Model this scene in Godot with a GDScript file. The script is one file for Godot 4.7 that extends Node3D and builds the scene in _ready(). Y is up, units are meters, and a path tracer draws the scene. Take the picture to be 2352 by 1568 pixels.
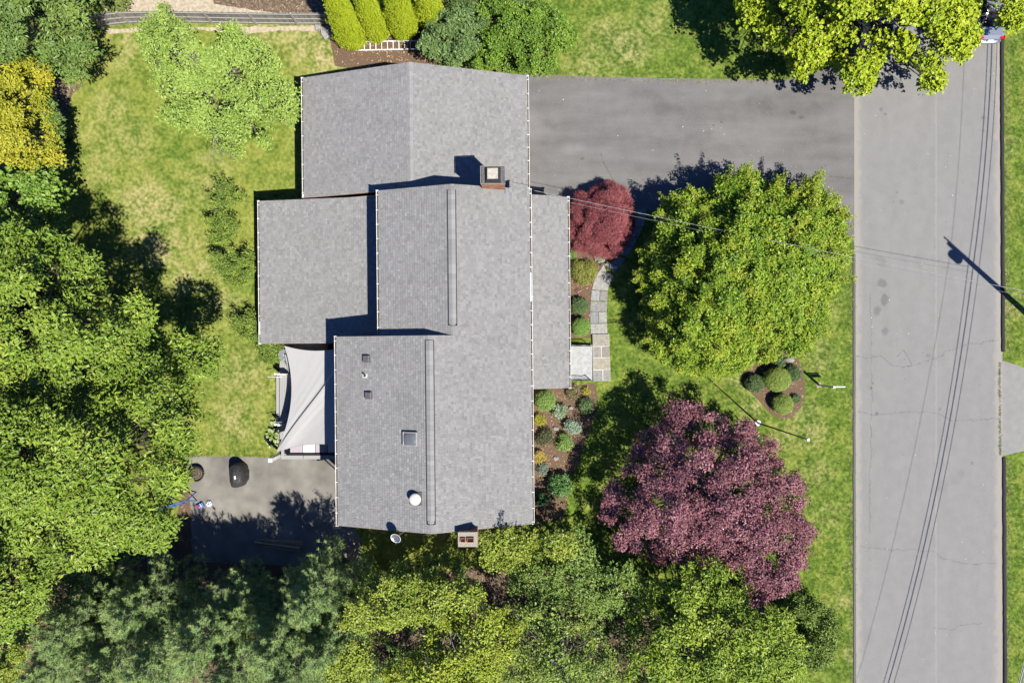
extends Node3D
# A suburban house and its garden seen from straight above: a split level house with grey shingle roofs, lawn, trees, drive and street.

const EYE := 42.7            # height of the camera over the lawn, metres
const SUN := Vector3(-0.455, -1.0, -0.41)   # the way the sunlight travels
var M := {}                  # materials
var used := {}               # names that are taken
var leaf := {}               # shared leaf clump meshes
var lawn_image: Image
var keep_off := []           # outlines where no grass grows

func _ready():
	# ---- camera, sky, sun, exposure
	var cam := Camera3D.new()
	cam.name = "camera"
	cam.position = Vector3(0, EYE, 0)
	cam.rotation_degrees = Vector3(-90, 0, 0)
	cam.fov = 53.1
	cam.near = 0.5
	cam.far = 600.0
	add_child(cam)
	cam.current = true
	var env := Environment.new()
	env.background_mode = Environment.BG_SKY
	var sky_mat := ProceduralSkyMaterial.new()
	sky_mat.sky_top_color = Color(0.22, 0.40, 0.72)
	sky_mat.sky_horizon_color = Color(0.60, 0.72, 0.86)
	sky_mat.sky_curve = 0.12
	sky_mat.ground_bottom_color = Color(0.12, 0.14, 0.08)
	sky_mat.ground_horizon_color = Color(0.45, 0.50, 0.48)
	sky_mat.sky_energy_multiplier = 0.74
	var sky := Sky.new()
	sky.sky_material = sky_mat
	env.sky = sky
	env.background_energy_multiplier = 1.0
	env.ambient_light_source = Environment.AMBIENT_SOURCE_SKY
	env.tonemap_mode = Environment.TONE_MAPPER_LINEAR
	env.tonemap_exposure = 1.9
	env.sdfgi_enabled = true
	env.ssao_enabled = true
	env.ssil_enabled = true
	var we := WorldEnvironment.new()
	we.name = "world_environment"
	we.environment = env
	add_child(we)
	var sun := DirectionalLight3D.new()
	sun.name = "sun"
	sun.light_energy = 1.6
	sun.light_color = Color(1.0, 0.975, 0.935)
	sun.light_angular_distance = 0.5
	sun.shadow_enabled = true
	add_child(sun)
	sun.look_at_from_position(Vector3(0, 60, 0), Vector3(0, 60, 0) + SUN, Vector3(0, 0, -1))

	make_materials()
	more_materials()
	make_leaves()
	make_ground()
	make_street()
	make_house()
	make_deck()
	make_garden()
	make_trees()
	make_yard_things()
	make_street_things()

# ---------------------------------------------------------------- places
# the plan was read off a survey picture 2352 units wide whose middle lies under the camera
func at(x, y, h = 0.0) -> Vector3:
	return Vector3((x - 1176.0) * (EYE - h) / 1569.5, h, (y - 784.0) * (EYE - h) / 1569.5)
func flat(list, h = 0.0) -> PackedVector2Array:
	var r := PackedVector2Array()
	for i in range(0, list.size(), 2):
		var p := at(list[i], list[i + 1], h)
		r.append(Vector2(p.x, p.z))
	return r

# ---------------------------------------------------------------- naming
func numbered(called: String) -> String:
	if not used.has(called):
		used[called] = 0
		return called
	used[called] += 1
	return "%s_%03d" % [called, used[called]]
func tag(o, label, category = "", group = "", kind = ""):
	if label != "": o.set_meta("label", label)
	if category != "": o.set_meta("category", category)
	if group != "": o.set_meta("group", group)
	if kind != "": o.set_meta("kind", kind)
	return o
func thing(called, label, category, where = Vector3.ZERO, turn = 0.0, group = ""):
	var o := Node3D.new()
	o.name = numbered(called)
	add_child(o)
	o.position = where
	o.rotation.y = turn
	return tag(o, label, category, group)
func part(called, mesh, m, parent, where = Vector3.ZERO):
	var o := MeshInstance3D.new()
	o.name = called
	o.mesh = mesh
	if m: o.material_override = m
	o.position = where
	parent.add_child(o, true)
	return o
func solo(called, mesh, m, label, category, where = Vector3.ZERO, group = ""):
	var o = part(numbered(called), mesh, m, self, where)
	return tag(o, label, category, group)
func structure(called, mesh, m, label = ""):
	var o = part(numbered(called), mesh, m, self)
	return tag(o, label, "", "", "structure")

# ---------------------------------------------------------------- mesh building (corners run anticlockwise seen from outside)
class MB:
	var v := PackedVector3Array()
	var n := PackedVector3Array()
	var c := PackedColorArray()
	func tri(a: Vector3, b: Vector3, d: Vector3, col := Color.WHITE):
		var k := (b - a).cross(d - a).normalized()
		v.append(a); v.append(d); v.append(b)
		n.append(k); n.append(k); n.append(k)
		c.append(col); c.append(col); c.append(col)
	func tris(a: Vector3, b: Vector3, d: Vector3, na: Vector3, nb: Vector3, nd: Vector3, col := Color.WHITE):
		v.append(a); v.append(d); v.append(b)
		n.append(na); n.append(nd); n.append(nb)
		c.append(col); c.append(col); c.append(col)
	func quad(a: Vector3, b: Vector3, d: Vector3, e: Vector3, col := Color.WHITE):
		tri(a, b, d, col)
		tri(a, d, e, col)
	func hexa(p: Array, col := Color.WHITE):   # p: four below, four above, anticlockwise seen from above
		quad(p[4], p[5], p[6], p[7], col)
		quad(p[3], p[2], p[1], p[0], col)
		for i in 4:
			var j := (i + 1) % 4
			quad(p[i], p[j], p[j + 4], p[i + 4], col)
	func box(mid: Vector3, s: Vector3, b := Basis(), col := Color.WHITE):
		var q := []
		for y in [-0.5, 0.5]:
			for k in [[-0.5, 0.5], [0.5, 0.5], [0.5, -0.5], [-0.5, -0.5]]:
				q.append(mid + b * Vector3(k[0] * s.x, y * s.y, k[1] * s.z))
		hexa(q, col)
	func slab(mid: Vector3, s: Vector3, cut: float, b := Basis(), col := Color.WHITE):   # a box whose top edges are chamfered
		var q := []
		for k in [[-0.5, 0.5], [0.5, 0.5], [0.5, -0.5], [-0.5, -0.5]]:
			q.append([mid + b * Vector3(k[0] * s.x, -0.5 * s.y, k[1] * s.z), mid + b * Vector3(k[0] * s.x, 0.5 * s.y - cut, k[1] * s.z), mid + b * Vector3(k[0] * s.x - sign(k[0]) * cut, 0.5 * s.y, k[1] * s.z - sign(k[1]) * cut)])
		quad(q[0][2], q[1][2], q[2][2], q[3][2], col)
		quad(q[3][0], q[2][0], q[1][0], q[0][0], col)
		for i in 4:
			var j := (i + 1) % 4
			quad(q[i][0], q[j][0], q[j][1], q[i][1], col)
			quad(q[i][1], q[j][1], q[j][2], q[i][2], col)
	func tube(pts: Array, rads: Array, sides := 6, col := Color.WHITE):
		var rings := []
		for i in pts.size():
			var d: Vector3 = (pts[min(i + 1, pts.size() - 1)] - pts[max(i - 1, 0)]).normalized()
			var s := d.cross(Vector3.UP if abs(d.y) < 0.9 else Vector3.RIGHT).normalized()
			var t := d.cross(s)
			var ring := []
			for k in sides:
				var a := TAU * k / sides
				ring.append(s * cos(a) + t * sin(a))
			rings.append(ring)
		for i in pts.size() - 1:
			for k in sides:
				var j := (k + 1) % sides
				var a0: Vector3 = rings[i][k]; var a1: Vector3 = rings[i][j]; var b0: Vector3 = rings[i + 1][k]; var b1: Vector3 = rings[i + 1][j]
				var p0: Vector3 = pts[i] + a0 * rads[i]; var p1: Vector3 = pts[i] + a1 * rads[i]
				var q0: Vector3 = pts[i + 1] + b0 * rads[i + 1]; var q1: Vector3 = pts[i + 1] + b1 * rads[i + 1]
				tris(p0, p1, q1, a0, a1, b1, col)
				tris(p0, q1, q0, a0, b1, b0, col)
		for e in [0, pts.size() - 1]:
			for k in range(1, sides - 1):
				var r0: Vector3 = pts[e] + rings[e][0] * rads[e]; var r1: Vector3 = pts[e] + rings[e][k] * rads[e]; var r2: Vector3 = pts[e] + rings[e][k + 1] * rads[e]
				if e == 0: tri(r0, r2, r1, col)
				else: tri(r0, r1, r2, col)
	func lathe(prof: Array, segs: int, x := Transform3D(), col := Color.WHITE):
		for i in prof.size() - 1:
			var p: Vector2 = prof[i]; var q: Vector2 = prof[i + 1]
			var e := (q - p).normalized()
			var nr := e.y; var ny := -e.x
			for k in segs:
				var a := TAU * k / segs; var b := TAU * (k + 1) / segs
				var ca := Vector3(cos(a), 0, -sin(a)); var cb := Vector3(cos(b), 0, -sin(b))
				var na := (x.basis * (ca * nr + Vector3.UP * ny)).normalized(); var nb := (x.basis * (cb * nr + Vector3.UP * ny)).normalized()
				var p0 := x * (ca * p.x + Vector3.UP * p.y); var p1 := x * (cb * p.x + Vector3.UP * p.y)
				var q0 := x * (ca * q.x + Vector3.UP * q.y); var q1 := x * (cb * q.x + Vector3.UP * q.y)
				if p.x > 0.0001: tris(p0, p1, q1, na, nb, nb, col)
				if q.x > 0.0001: tris(p0, q1, q0, na, nb, na, col)
	func sheet(o: PackedVector2Array, y: float, deep := 0.0, col := Color.WHITE):   # a level outline with skirts
		var ix := Geometry2D.triangulate_polygon(o)
		for i in range(0, ix.size(), 3):
			var a := Vector3(o[ix[i]].x, y, o[ix[i]].y); var b := Vector3(o[ix[i + 1]].x, y, o[ix[i + 1]].y); var d := Vector3(o[ix[i + 2]].x, y, o[ix[i + 2]].y)
			if (b - a).cross(d - a).y > 0: tri(a, b, d, col)
			else: tri(a, d, b, col)
		if deep > 0.0:
			var turn := -1.0 if Geometry2D.is_polygon_clockwise(o) else 1.0
			for i in o.size():
				var a := Vector3(o[i].x, y, o[i].y); var j := (i + 1) % o.size(); var b := Vector3(o[j].x, y, o[j].y)
				var down := Vector3(0, -deep, 0)
				if turn > 0: quad(a, b, b + down, a + down, col)
				else: quad(b, a, a + down, b + down, col)
	func blob(mid: Vector3, r: Vector3, rough: float, seed_: int, segs := 10, col := Color.WHITE, b := Basis()):   # an uneven stone
		var g := FastNoiseLite.new(); g.seed = seed_; g.frequency = 0.9
		var rings := []
		for i in segs + 1:
			var row := []
			var th := PI * i / segs
			for k in segs * 2:
				var ph := TAU * k / (segs * 2)
				var d := Vector3(sin(th) * cos(ph), cos(th), sin(th) * sin(ph))
				row.append(mid + b * (d * r * (1.0 + rough * g.get_noise_3dv(d * 1.5))))
			rings.append(row)
		for i in segs:
			for k in segs * 2:
				var j := (k + 1) % (segs * 2)
				if i > 0: tri(rings[i][k], rings[i][j], rings[i + 1][k], col)
				if i < segs - 1: tri(rings[i][j], rings[i + 1][j], rings[i + 1][k], col)
	func mesh(planar := Rect2()) -> ArrayMesh:
		var a := []
		a.resize(Mesh.ARRAY_MAX)
		a[Mesh.ARRAY_VERTEX] = v
		a[Mesh.ARRAY_NORMAL] = n
		a[Mesh.ARRAY_COLOR] = c
		if planar.size.x > 0.0:
			var uv := PackedVector2Array()
			for p in v: uv.append((Vector2(p.x, p.z) - planar.position) / planar.size)
			a[Mesh.ARRAY_TEX_UV] = uv
		var r := ArrayMesh.new()
		r.add_surface_from_arrays(Mesh.PRIMITIVE_TRIANGLES, a)
		return r

func rnd(seed_: int) -> RandomNumberGenerator:
	var r := RandomNumberGenerator.new()
	r.seed = seed_ * 7919 + 13
	return r
func wobble(o: PackedVector2Array, step: float, amount: float, seed_: int) -> PackedVector2Array:   # an outline with uneven edges
	var g := FastNoiseLite.new(); g.seed = seed_; g.frequency = 0.8
	var r := PackedVector2Array()
	for i in o.size():
		var a := o[i]; var b := o[(i + 1) % o.size()]
		var k: int = max(1, int(a.distance_to(b) / step))
		for j in k:
			var p := a.lerp(b, float(j) / k)
			r.append(p + Vector2(g.get_noise_2d(p.x * 2, p.y * 2), g.get_noise_2d(p.x * 2 + 50, p.y * 2)) * amount)
	return r

# ---------------------------------------------------------------- materials
func grain(seed_: int, freq: float, lo: float, hi: float, octaves := 4, size := 256, tint := Color.WHITE) -> ImageTexture:
	var g := FastNoiseLite.new()
	g.seed = seed_; g.frequency = freq; g.fractal_octaves = octaves
	var im := g.get_seamless_image(size, size)
	im.convert(Image.FORMAT_L8)
	var src := im.get_data()
	var out := PackedByteArray()
	out.resize(src.size() * 3)
	for i in src.size():
		var k: float = lerp(lo, hi, src[i] / 255.0)
		out[i * 3] = int(clamp(k * tint.r, 0, 1) * 255); out[i * 3 + 1] = int(clamp(k * tint.g, 0, 1) * 255); out[i * 3 + 2] = int(clamp(k * tint.b, 0, 1) * 255)
	var r := Image.create_from_data(size, size, false, Image.FORMAT_RGB8, out)
	r.generate_mipmaps()
	return ImageTexture.create_from_image(r)
func bumps(seed_: int, freq: float, strength: float, size := 256) -> ImageTexture:
	var g := FastNoiseLite.new()
	g.seed = seed_; g.frequency = freq; g.fractal_octaves = 3
	var im := g.get_seamless_image(size, size)
	im.convert(Image.FORMAT_RGBA8)
	im.bump_map_to_normal_map(strength)
	im.generate_mipmaps()
	return ImageTexture.create_from_image(im)
func mat(key: String, col: Color, rough := 0.8, tex = null, scale_ := 1.0, metal := 0.0, bump = null):
	var m := StandardMaterial3D.new()
	m.albedo_color = col.linear_to_srgb()
	m.roughness = rough
	m.metallic = metal
	m.metallic_specular = 0.4
	if tex:
		m.albedo_texture = tex
		m.uv1_triplanar = true
		m.uv1_world_triplanar = true
		m.uv1_scale = Vector3.ONE * scale_
	if bump:
		m.normal_enabled = true
		m.normal_texture = bump
		m.uv1_triplanar = true
		m.uv1_world_triplanar = true
		m.uv1_scale = Vector3.ONE * scale_
	M[key] = m
	return m
func make_materials():
	var fine := grain(1, 0.05, 0.72, 1.0)
	var soft := grain(2, 0.012, 0.80, 1.0)
	var coarse := grain(3, 0.03, 0.5, 1.0, 5)
	var rough_n := bumps(4, 0.08, 3.0)
	mat("shingle", Color(0.80, 0.80, 0.80), 0.92, grain(5, 0.09, 0.86, 1.0), 0.9, 0.0, rough_n).vertex_color_use_as_albedo = true
	mat("white_metal", Color(0.80, 0.80, 0.79), 0.45, soft, 0.6)
	mat("white_paint", Color(0.78, 0.78, 0.76), 0.55, soft, 0.7)
	mat("gutter_debris", Color(0.13, 0.10, 0.06), 0.95, coarse, 3.0)
	mat("siding", Color(0.52, 0.53, 0.54), 0.7, soft, 0.5)
	mat("trim", Color(0.45, 0.32, 0.27), 0.7, soft, 1.0)
	mat("brick", Color(0.9, 0.9, 0.9), 0.9, fine, 3.0, 0.0, rough_n).vertex_color_use_as_albedo = true
	mat("mortar", Color(0.42, 0.38, 0.33), 0.95, fine, 2.0)
	mat("crown_mortar", Color(0.46, 0.42, 0.34), 0.95, coarse, 2.5, 0.0, rough_n)
	mat("flue", Color(0.30, 0.12, 0.07), 0.85, fine, 2.0)
	mat("soot", Color(0.015, 0.014, 0.013), 0.95)
	mat("slate", Color(0.14, 0.15, 0.16), 0.6, coarse, 1.5)
	mat("flashing", Color(0.30, 0.33, 0.36), 0.4, soft, 1.0, 0.6)
	mat("cap_metal", Color(0.40, 0.38, 0.32), 0.65, soft, 1.5, 0.1)
	mat("dark_metal", Color(0.05, 0.05, 0.055), 0.45, soft, 2.0, 0.3)
	mat("black_iron", Color(0.015, 0.015, 0.017), 0.5)
	mat("galvanised", Color(0.55, 0.56, 0.58), 0.28, soft, 2.0, 0.85)
	mat("brown_vent", Color(0.11, 0.10, 0.10), 0.45, soft, 2.0)
	mat("vent_white", Color(0.55, 0.53, 0.46), 0.6, soft, 2.0)
	mat("skylight", Color(0.10, 0.108, 0.12), 0.22)
	mat("skylight_frame", Color(0.36, 0.36, 0.36), 0.4, soft, 2.0, 0.3)
	mat("vent_gap", Color(0.02, 0.02, 0.022), 0.9)
	mat("sail", Color(0.31, 0.31, 0.313), 0.85, grain(6, 0.2, 0.93, 1.0), 6.0)
	M.sail.backlight = Color(0.12, 0.12, 0.12)
	mat("deck_board", Color(0.29, 0.29, 0.29), 0.7, grain(7, 0.04, 0.86, 1.0), 1.5)
	mat("deck_side", Color(0.20, 0.20, 0.205), 0.75, soft, 1.0)
	mat("cushion_lilac", Color(0.42, 0.38, 0.43), 0.95, fine, 4.0)
	mat("cushion_white", Color(0.62, 0.62, 0.62), 0.95, fine, 4.0)
	mat("dark_cloth", Color(0.035, 0.035, 0.038), 0.55, soft, 2.0)
	mat("grey_cover", Color(0.13, 0.13, 0.14), 0.7, soft, 2.0)
	mat("wicker", Color(0.06, 0.06, 0.06), 0.7, coarse, 6.0)
	mat("grey_metal", Color(0.30, 0.33, 0.35), 0.5, soft, 2.0, 0.2)
	mat("stone", Color(0.72, 0.72, 0.72), 0.85, grain(8, 0.02, 0.80, 1.0, 5), 0.8, 0.0, rough_n).vertex_color_use_as_albedo = true
	mat("concrete", Color(0.34, 0.35, 0.35), 0.85, grain(9, 0.02, 0.85, 1.0, 5), 0.6)
	mat("grout", Color(0.50, 0.49, 0.46), 0.9)
	mat("boulder", Color(0.44, 0.42, 0.39), 0.9, coarse, 1.4, 0.0, rough_n)
	mat("mulch", Color(0.265, 0.175, 0.110), 0.95, grain(10, 0.07, 0.40, 1.0, 5), 1.1, 0.0, bumps(11, 0.08, 7.0))
	mat("soil", Color(0.20, 0.145, 0.095), 0.95, grain(12, 0.03, 0.55, 1.0, 5), 0.5, 0.0, rough_n)
	mat("sand", Color(0.42, 0.36, 0.26), 0.95, grain(13, 0.03, 0.75, 1.0, 5), 0.4)
	mat("chips", Color(1, 1, 1), 0.95).vertex_color_use_as_albedo = true
	mat("kerb", Color(0.035, 0.035, 0.036), 0.9, fine, 1.5, 0.0, rough_n)
	mat("kerb_grey", Color(0.13, 0.13, 0.13), 0.9, fine, 1.5, 0.0, rough_n)
	mat("bark", Color(0.14, 0.115, 0.09), 0.95, coarse, 1.2, 0.0, bumps(14, 0.06, 6.0))
	mat("pale_bark", Color(0.30, 0.28, 0.25), 0.95, coarse, 1.2)
	mat("old_wood", Color(0.30, 0.28, 0.25), 0.9, grain(15, 0.05, 0.55, 1.0, 4), 2.0)
	mat("lumber", Color(1, 1, 1), 0.85, grain(16, 0.05, 0.65, 1.0, 4), 2.0).vertex_color_use_as_albedo = true
	mat("fence_wood", Color(1, 1, 1), 0.9, grain(17, 0.05, 0.62, 1.0, 4), 1.5).vertex_color_use_as_albedo = true
	mat("shed_roof", Color(0.20, 0.195, 0.185), 0.95, coarse, 0.8)
	mat("car_silver", Color(0.30, 0.33, 0.38), 0.22, null, 1.0, 0.55)
	M.car_silver.clearcoat_enabled = true; M.car_silver.clearcoat = 0.8; M.car_silver.clearcoat_roughness = 0.05
	mat("car_white", Color(0.75, 0.75, 0.75), 0.3)
	M.car_white.clearcoat_enabled = true; M.car_white.clearcoat = 0.8; M.car_white.clearcoat_roughness = 0.06
	mat("car_glass", Color(0.012, 0.016, 0.024), 0.05)
	mat("red_glass", Color(0.45, 0.012, 0.02), 0.15)
	mat("rubber", Color(0.02, 0.02, 0.02), 0.85)
	mat("plate", Color(0.55, 0.60, 0.68), 0.4)
	mat("blue_paint", Color(0.06, 0.14, 0.42), 0.45, soft, 2.0)
	mat("blue_plastic", Color(0.07, 0.20, 0.52), 0.35)
	mat("red_plastic", Color(0.55, 0.02, 0.06), 0.35)
	mat("white_plastic", Color(0.75, 0.76, 0.80), 0.4)
	mat("pot", Color(0.42, 0.40, 0.36), 0.7, soft, 2.0)
	mat("pot_soil", Color(0.05, 0.035, 0.025), 0.95)
	mat("rust", Color(0.09, 0.055, 0.038), 0.85, coarse, 5.0, 0.3)
	mat("ash", Color(0.22, 0.18, 0.13), 0.95, coarse, 4.0)
	mat("glass", Color(0.03, 0.04, 0.05), 0.06)
	mat("wire", Color(0.24, 0.24, 0.24), 0.5)
	mat("black_wire", Color(0.03, 0.03, 0.03), 0.7)
	mat("pole_wood", Color(0.10, 0.075, 0.055), 0.9, coarse, 1.0)
	mat("leaf", Color(1, 1, 1), 0.48).vertex_color_use_as_albedo = true
	M.leaf.backlight = Color(0.55, 0.66, 0.28)
	M.leaf.cull_mode = BaseMaterial3D.CULL_DISABLED
	mat("needle", Color(1, 1, 1), 0.6).vertex_color_use_as_albedo = true
	M.needle.backlight = Color(0.40, 0.48, 0.24)
	M.needle.cull_mode = BaseMaterial3D.CULL_DISABLED
	mat("red_leaf", Color(1, 1, 1), 0.5).vertex_color_use_as_albedo = true
	M.red_leaf.backlight = Color(0.5, 0.22, 0.22)
	M.red_leaf.cull_mode = BaseMaterial3D.CULL_DISABLED
	mat("grass", Color(1, 1, 1), 0.7).vertex_color_use_as_albedo = true
	M.grass.backlight = Color(0.3, 0.36, 0.12)
	M.grass.cull_mode = BaseMaterial3D.CULL_DISABLED

# ---------------------------------------------------------------- leaves
func clump(n: int, spread: float, length: float, width: float, tilt: float, seed_: int, high := 0.5) -> ArrayMesh:
	# a spray of separate folded leaves round a twig end; y is outward
	var g := rnd(seed_)
	var b := MB.new()
	for i in n:
		var a := g.randf() * TAU
		var rr := spread * sqrt(g.randf())
		var p := Vector3(cos(a) * rr, g.randf_range(-high, high) * spread, sin(a) * rr)
		var out := Vector3(cos(a + g.randf_range(-0.9, 0.9)), g.randf_range(-tilt, tilt * 0.7), sin(a + g.randf_range(-0.9, 0.9))).normalized()
		var up := (Vector3.UP + Vector3(g.randf_range(-tilt, tilt), 0, g.randf_range(-tilt, tilt))).normalized()
		var side := out.cross(up).normalized()
		var nn := side.cross(out).normalized()
		var l := length * g.randf_range(0.7, 1.25)
		var w := width * g.randf_range(0.75, 1.2)
		var k := g.randf_range(0.72, 1.22)
		var col := Color(k * g.randf_range(0.88, 1.14), k, k * g.randf_range(0.8, 1.2))
		var mid := p + out * l * 0.45
		var e0 := mid + side * w * 0.5 + nn * w * 0.16
		var e1 := mid - side * w * 0.5 + nn * w * 0.16
		var tip := p + out * l - nn * l * 0.08
		b.tri(p, e0, tip, col)
		b.tri(p, tip, e1, col)
	return b.mesh()
func needle_tuft(n: int, length: float, width: float, seed_: int, ahead := 0.5) -> ArrayMesh:
	var g := rnd(seed_)
	var b := MB.new()
	for i in n:
		var d := Vector3(g.randfn(), g.randfn(), g.randfn()).normalized()
		d = (d + Vector3.UP * ahead).normalized()
		var s := d.cross(Vector3(g.randf() - 0.5, g.randf() - 0.5, g.randf() - 0.5)).normalized() * width
		var p := Vector3.UP * g.randf_range(-0.5, 0.5) * length
		var k := g.randf_range(0.7, 1.25)
		var tip := p + d * length * g.randf_range(0.75, 1.15)
		b.tri(p - s, p + s, tip, Color(k * g.randf_range(0.9, 1.1), k, k * g.randf_range(0.85, 1.15)))
	return b.mesh()
func make_leaves():
	leaf.oak = [clump(13, 0.24, 0.23, 0.10, 0.8, 1), clump(12, 0.22, 0.22, 0.10, 0.95, 2), clump(11, 0.25, 0.24, 0.10, 0.85, 3)]
	leaf.maple = [clump(13, 0.25, 0.18, 0.16, 0.75, 4), clump(11, 0.23, 0.19, 0.17, 0.9, 5)]
	leaf.small = [clump(16, 0.20, 0.115, 0.07, 0.95, 6), clump(15, 0.18, 0.12, 0.07, 0.9, 7)]
	leaf.cherry = [clump(11, 0.17, 0.16, 0.08, 0.85, 8), clump(10, 0.16, 0.155, 0.08, 0.95, 9)]
	leaf.plum = [clump(17, 0.19, 0.11, 0.085, 0.85, 10), clump(16, 0.18, 0.115, 0.085, 0.95, 11)]
	leaf.lace = [clump(26, 0.13, 0.11, 0.022, 0.5, 12, 0.35), clump(24, 0.13, 0.10, 0.022, 0.6, 13, 0.35)]
	leaf.fine = [clump(26, 0.10, 0.055, 0.024, 0.9, 14), clump(24, 0.10, 0.05, 0.024, 1.0, 15)]
	leaf.bush = [clump(16, 0.12, 0.075, 0.045, 0.8, 16), clump(14, 0.12, 0.08, 0.045, 0.7, 17)]
	leaf.big = [clump(9, 0.16, 0.19, 0.10, 0.45, 18), clump(8, 0.15, 0.20, 0.11, 0.45, 19)]
	leaf.spray = [clump(30, 0.13, 0.075, 0.022, 1.2, 20, 1.0), clump(28, 0.12, 0.08, 0.022, 1.1, 21, 1.0)]
	leaf.pine = [needle_tuft(44, 0.16, 0.007, 22), needle_tuft(40, 0.17, 0.007, 23)]
	leaf.candle = [needle_tuft(14, 0.20, 0.013, 24, 3.2)]
	leaf.blade = []
	for s in 3:
		var g := rnd(30 + s)
		var b := MB.new()
		for i in 9:
			var a := g.randf() * TAU
			var p := Vector3(g.randfn(), 0, g.randfn()) * 0.035
			var d := Vector3(cos(a), 0, sin(a))
			var w := d.cross(Vector3.UP) * 0.006
			var k := g.randf_range(0.75, 1.25)
			var top := p + d * g.randf_range(0.02, 0.07) + Vector3.UP * g.randf_range(0.03, 0.06)
			b.tri(p - w, p + w, top, Color(k * g.randf_range(0.9, 1.1), k, k))
		leaf.blade.append(b.mesh())

class Spread:   # where the copies of one leaf mesh go
	var x := []
	var c := PackedColorArray()
	func put(t: Transform3D, col: Color):
		x.append(t); c.append(col)
func foliage(called: String, kinds: Array, s: Spread, m, parent):
	# shares the copies out between the variants; each variant is one part
	for k in kinds.size():
		var ids := range(k, s.x.size(), kinds.size())
		if ids.is_empty(): continue
		var mm := MultiMesh.new()
		mm.transform_format = MultiMesh.TRANSFORM_3D
		mm.use_colors = true
		mm.mesh = kinds[k]
		mm.instance_count = ids.size()
		for i in ids.size():
			mm.set_instance_transform(i, s.x[ids[i]])
			mm.set_instance_color(i, s.c[ids[i]])
		var o := MultiMeshInstance3D.new()
		o.name = called
		o.multimesh = mm
		o.material_override = m
		o.set_meta("kind", "stuff")
		parent.add_child(o, true)
func turned(up: Vector3, g: RandomNumberGenerator, size: float, where: Vector3) -> Transform3D:
	up = up.normalized()
	var s := up.cross(Vector3(g.randf() - 0.5, g.randf() - 0.5, g.randf() - 0.5)).normalized()
	var t := up.cross(s)
	return Transform3D(Basis(s, up, -t) * size if s.cross(up).dot(-t) > 0 else Basis(s, up, t) * size, where)
func pick(cols: Array, k: float) -> Color:
	k = clamp(k, 0.0, 0.999) * (cols.size() - 1)
	return cols[int(k)].lerp(cols[int(k) + 1], k - int(k))
func more_materials():
	mat("hosta_edge", Color(0.42, 0.44, 0.26), 0.6)
	mat("hosta_leaf", Color(0.11, 0.18, 0.05), 0.6)

# ---------------------------------------------------------------- ground
const LAWN := Rect2(-40, -28, 80, 56)
func bake(w: int, h: int, data: PackedByteArray) -> ImageTexture:
	var im := Image.create_from_data(w, h, false, Image.FORMAT_RGB8, data)
	im.generate_mipmaps()
	return ImageTexture.create_from_image(im)
func put_rgb(d: PackedByteArray, i: int, c: Color):
	var s := c.linear_to_srgb()
	d[i] = int(clamp(s.r, 0, 1) * 255); d[i + 1] = int(clamp(s.g, 0, 1) * 255); d[i + 2] = int(clamp(s.b, 0, 1) * 255)
func noise_bytes(seed_: int, freq: float, octaves: int, w: int, h: int, stretch := Vector2.ONE) -> PackedByteArray:
	# a noise picture; stretch > 1 draws the pattern out along that axis
	var g := FastNoiseLite.new(); g.seed = seed_; g.frequency = freq; g.fractal_octaves = octaves
	var im := g.get_image(int(w / stretch.x), int(h / stretch.y))
	im.convert(Image.FORMAT_L8)
	im.resize(w, h, Image.INTERPOLATE_CUBIC)
	return im.get_data()
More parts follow.
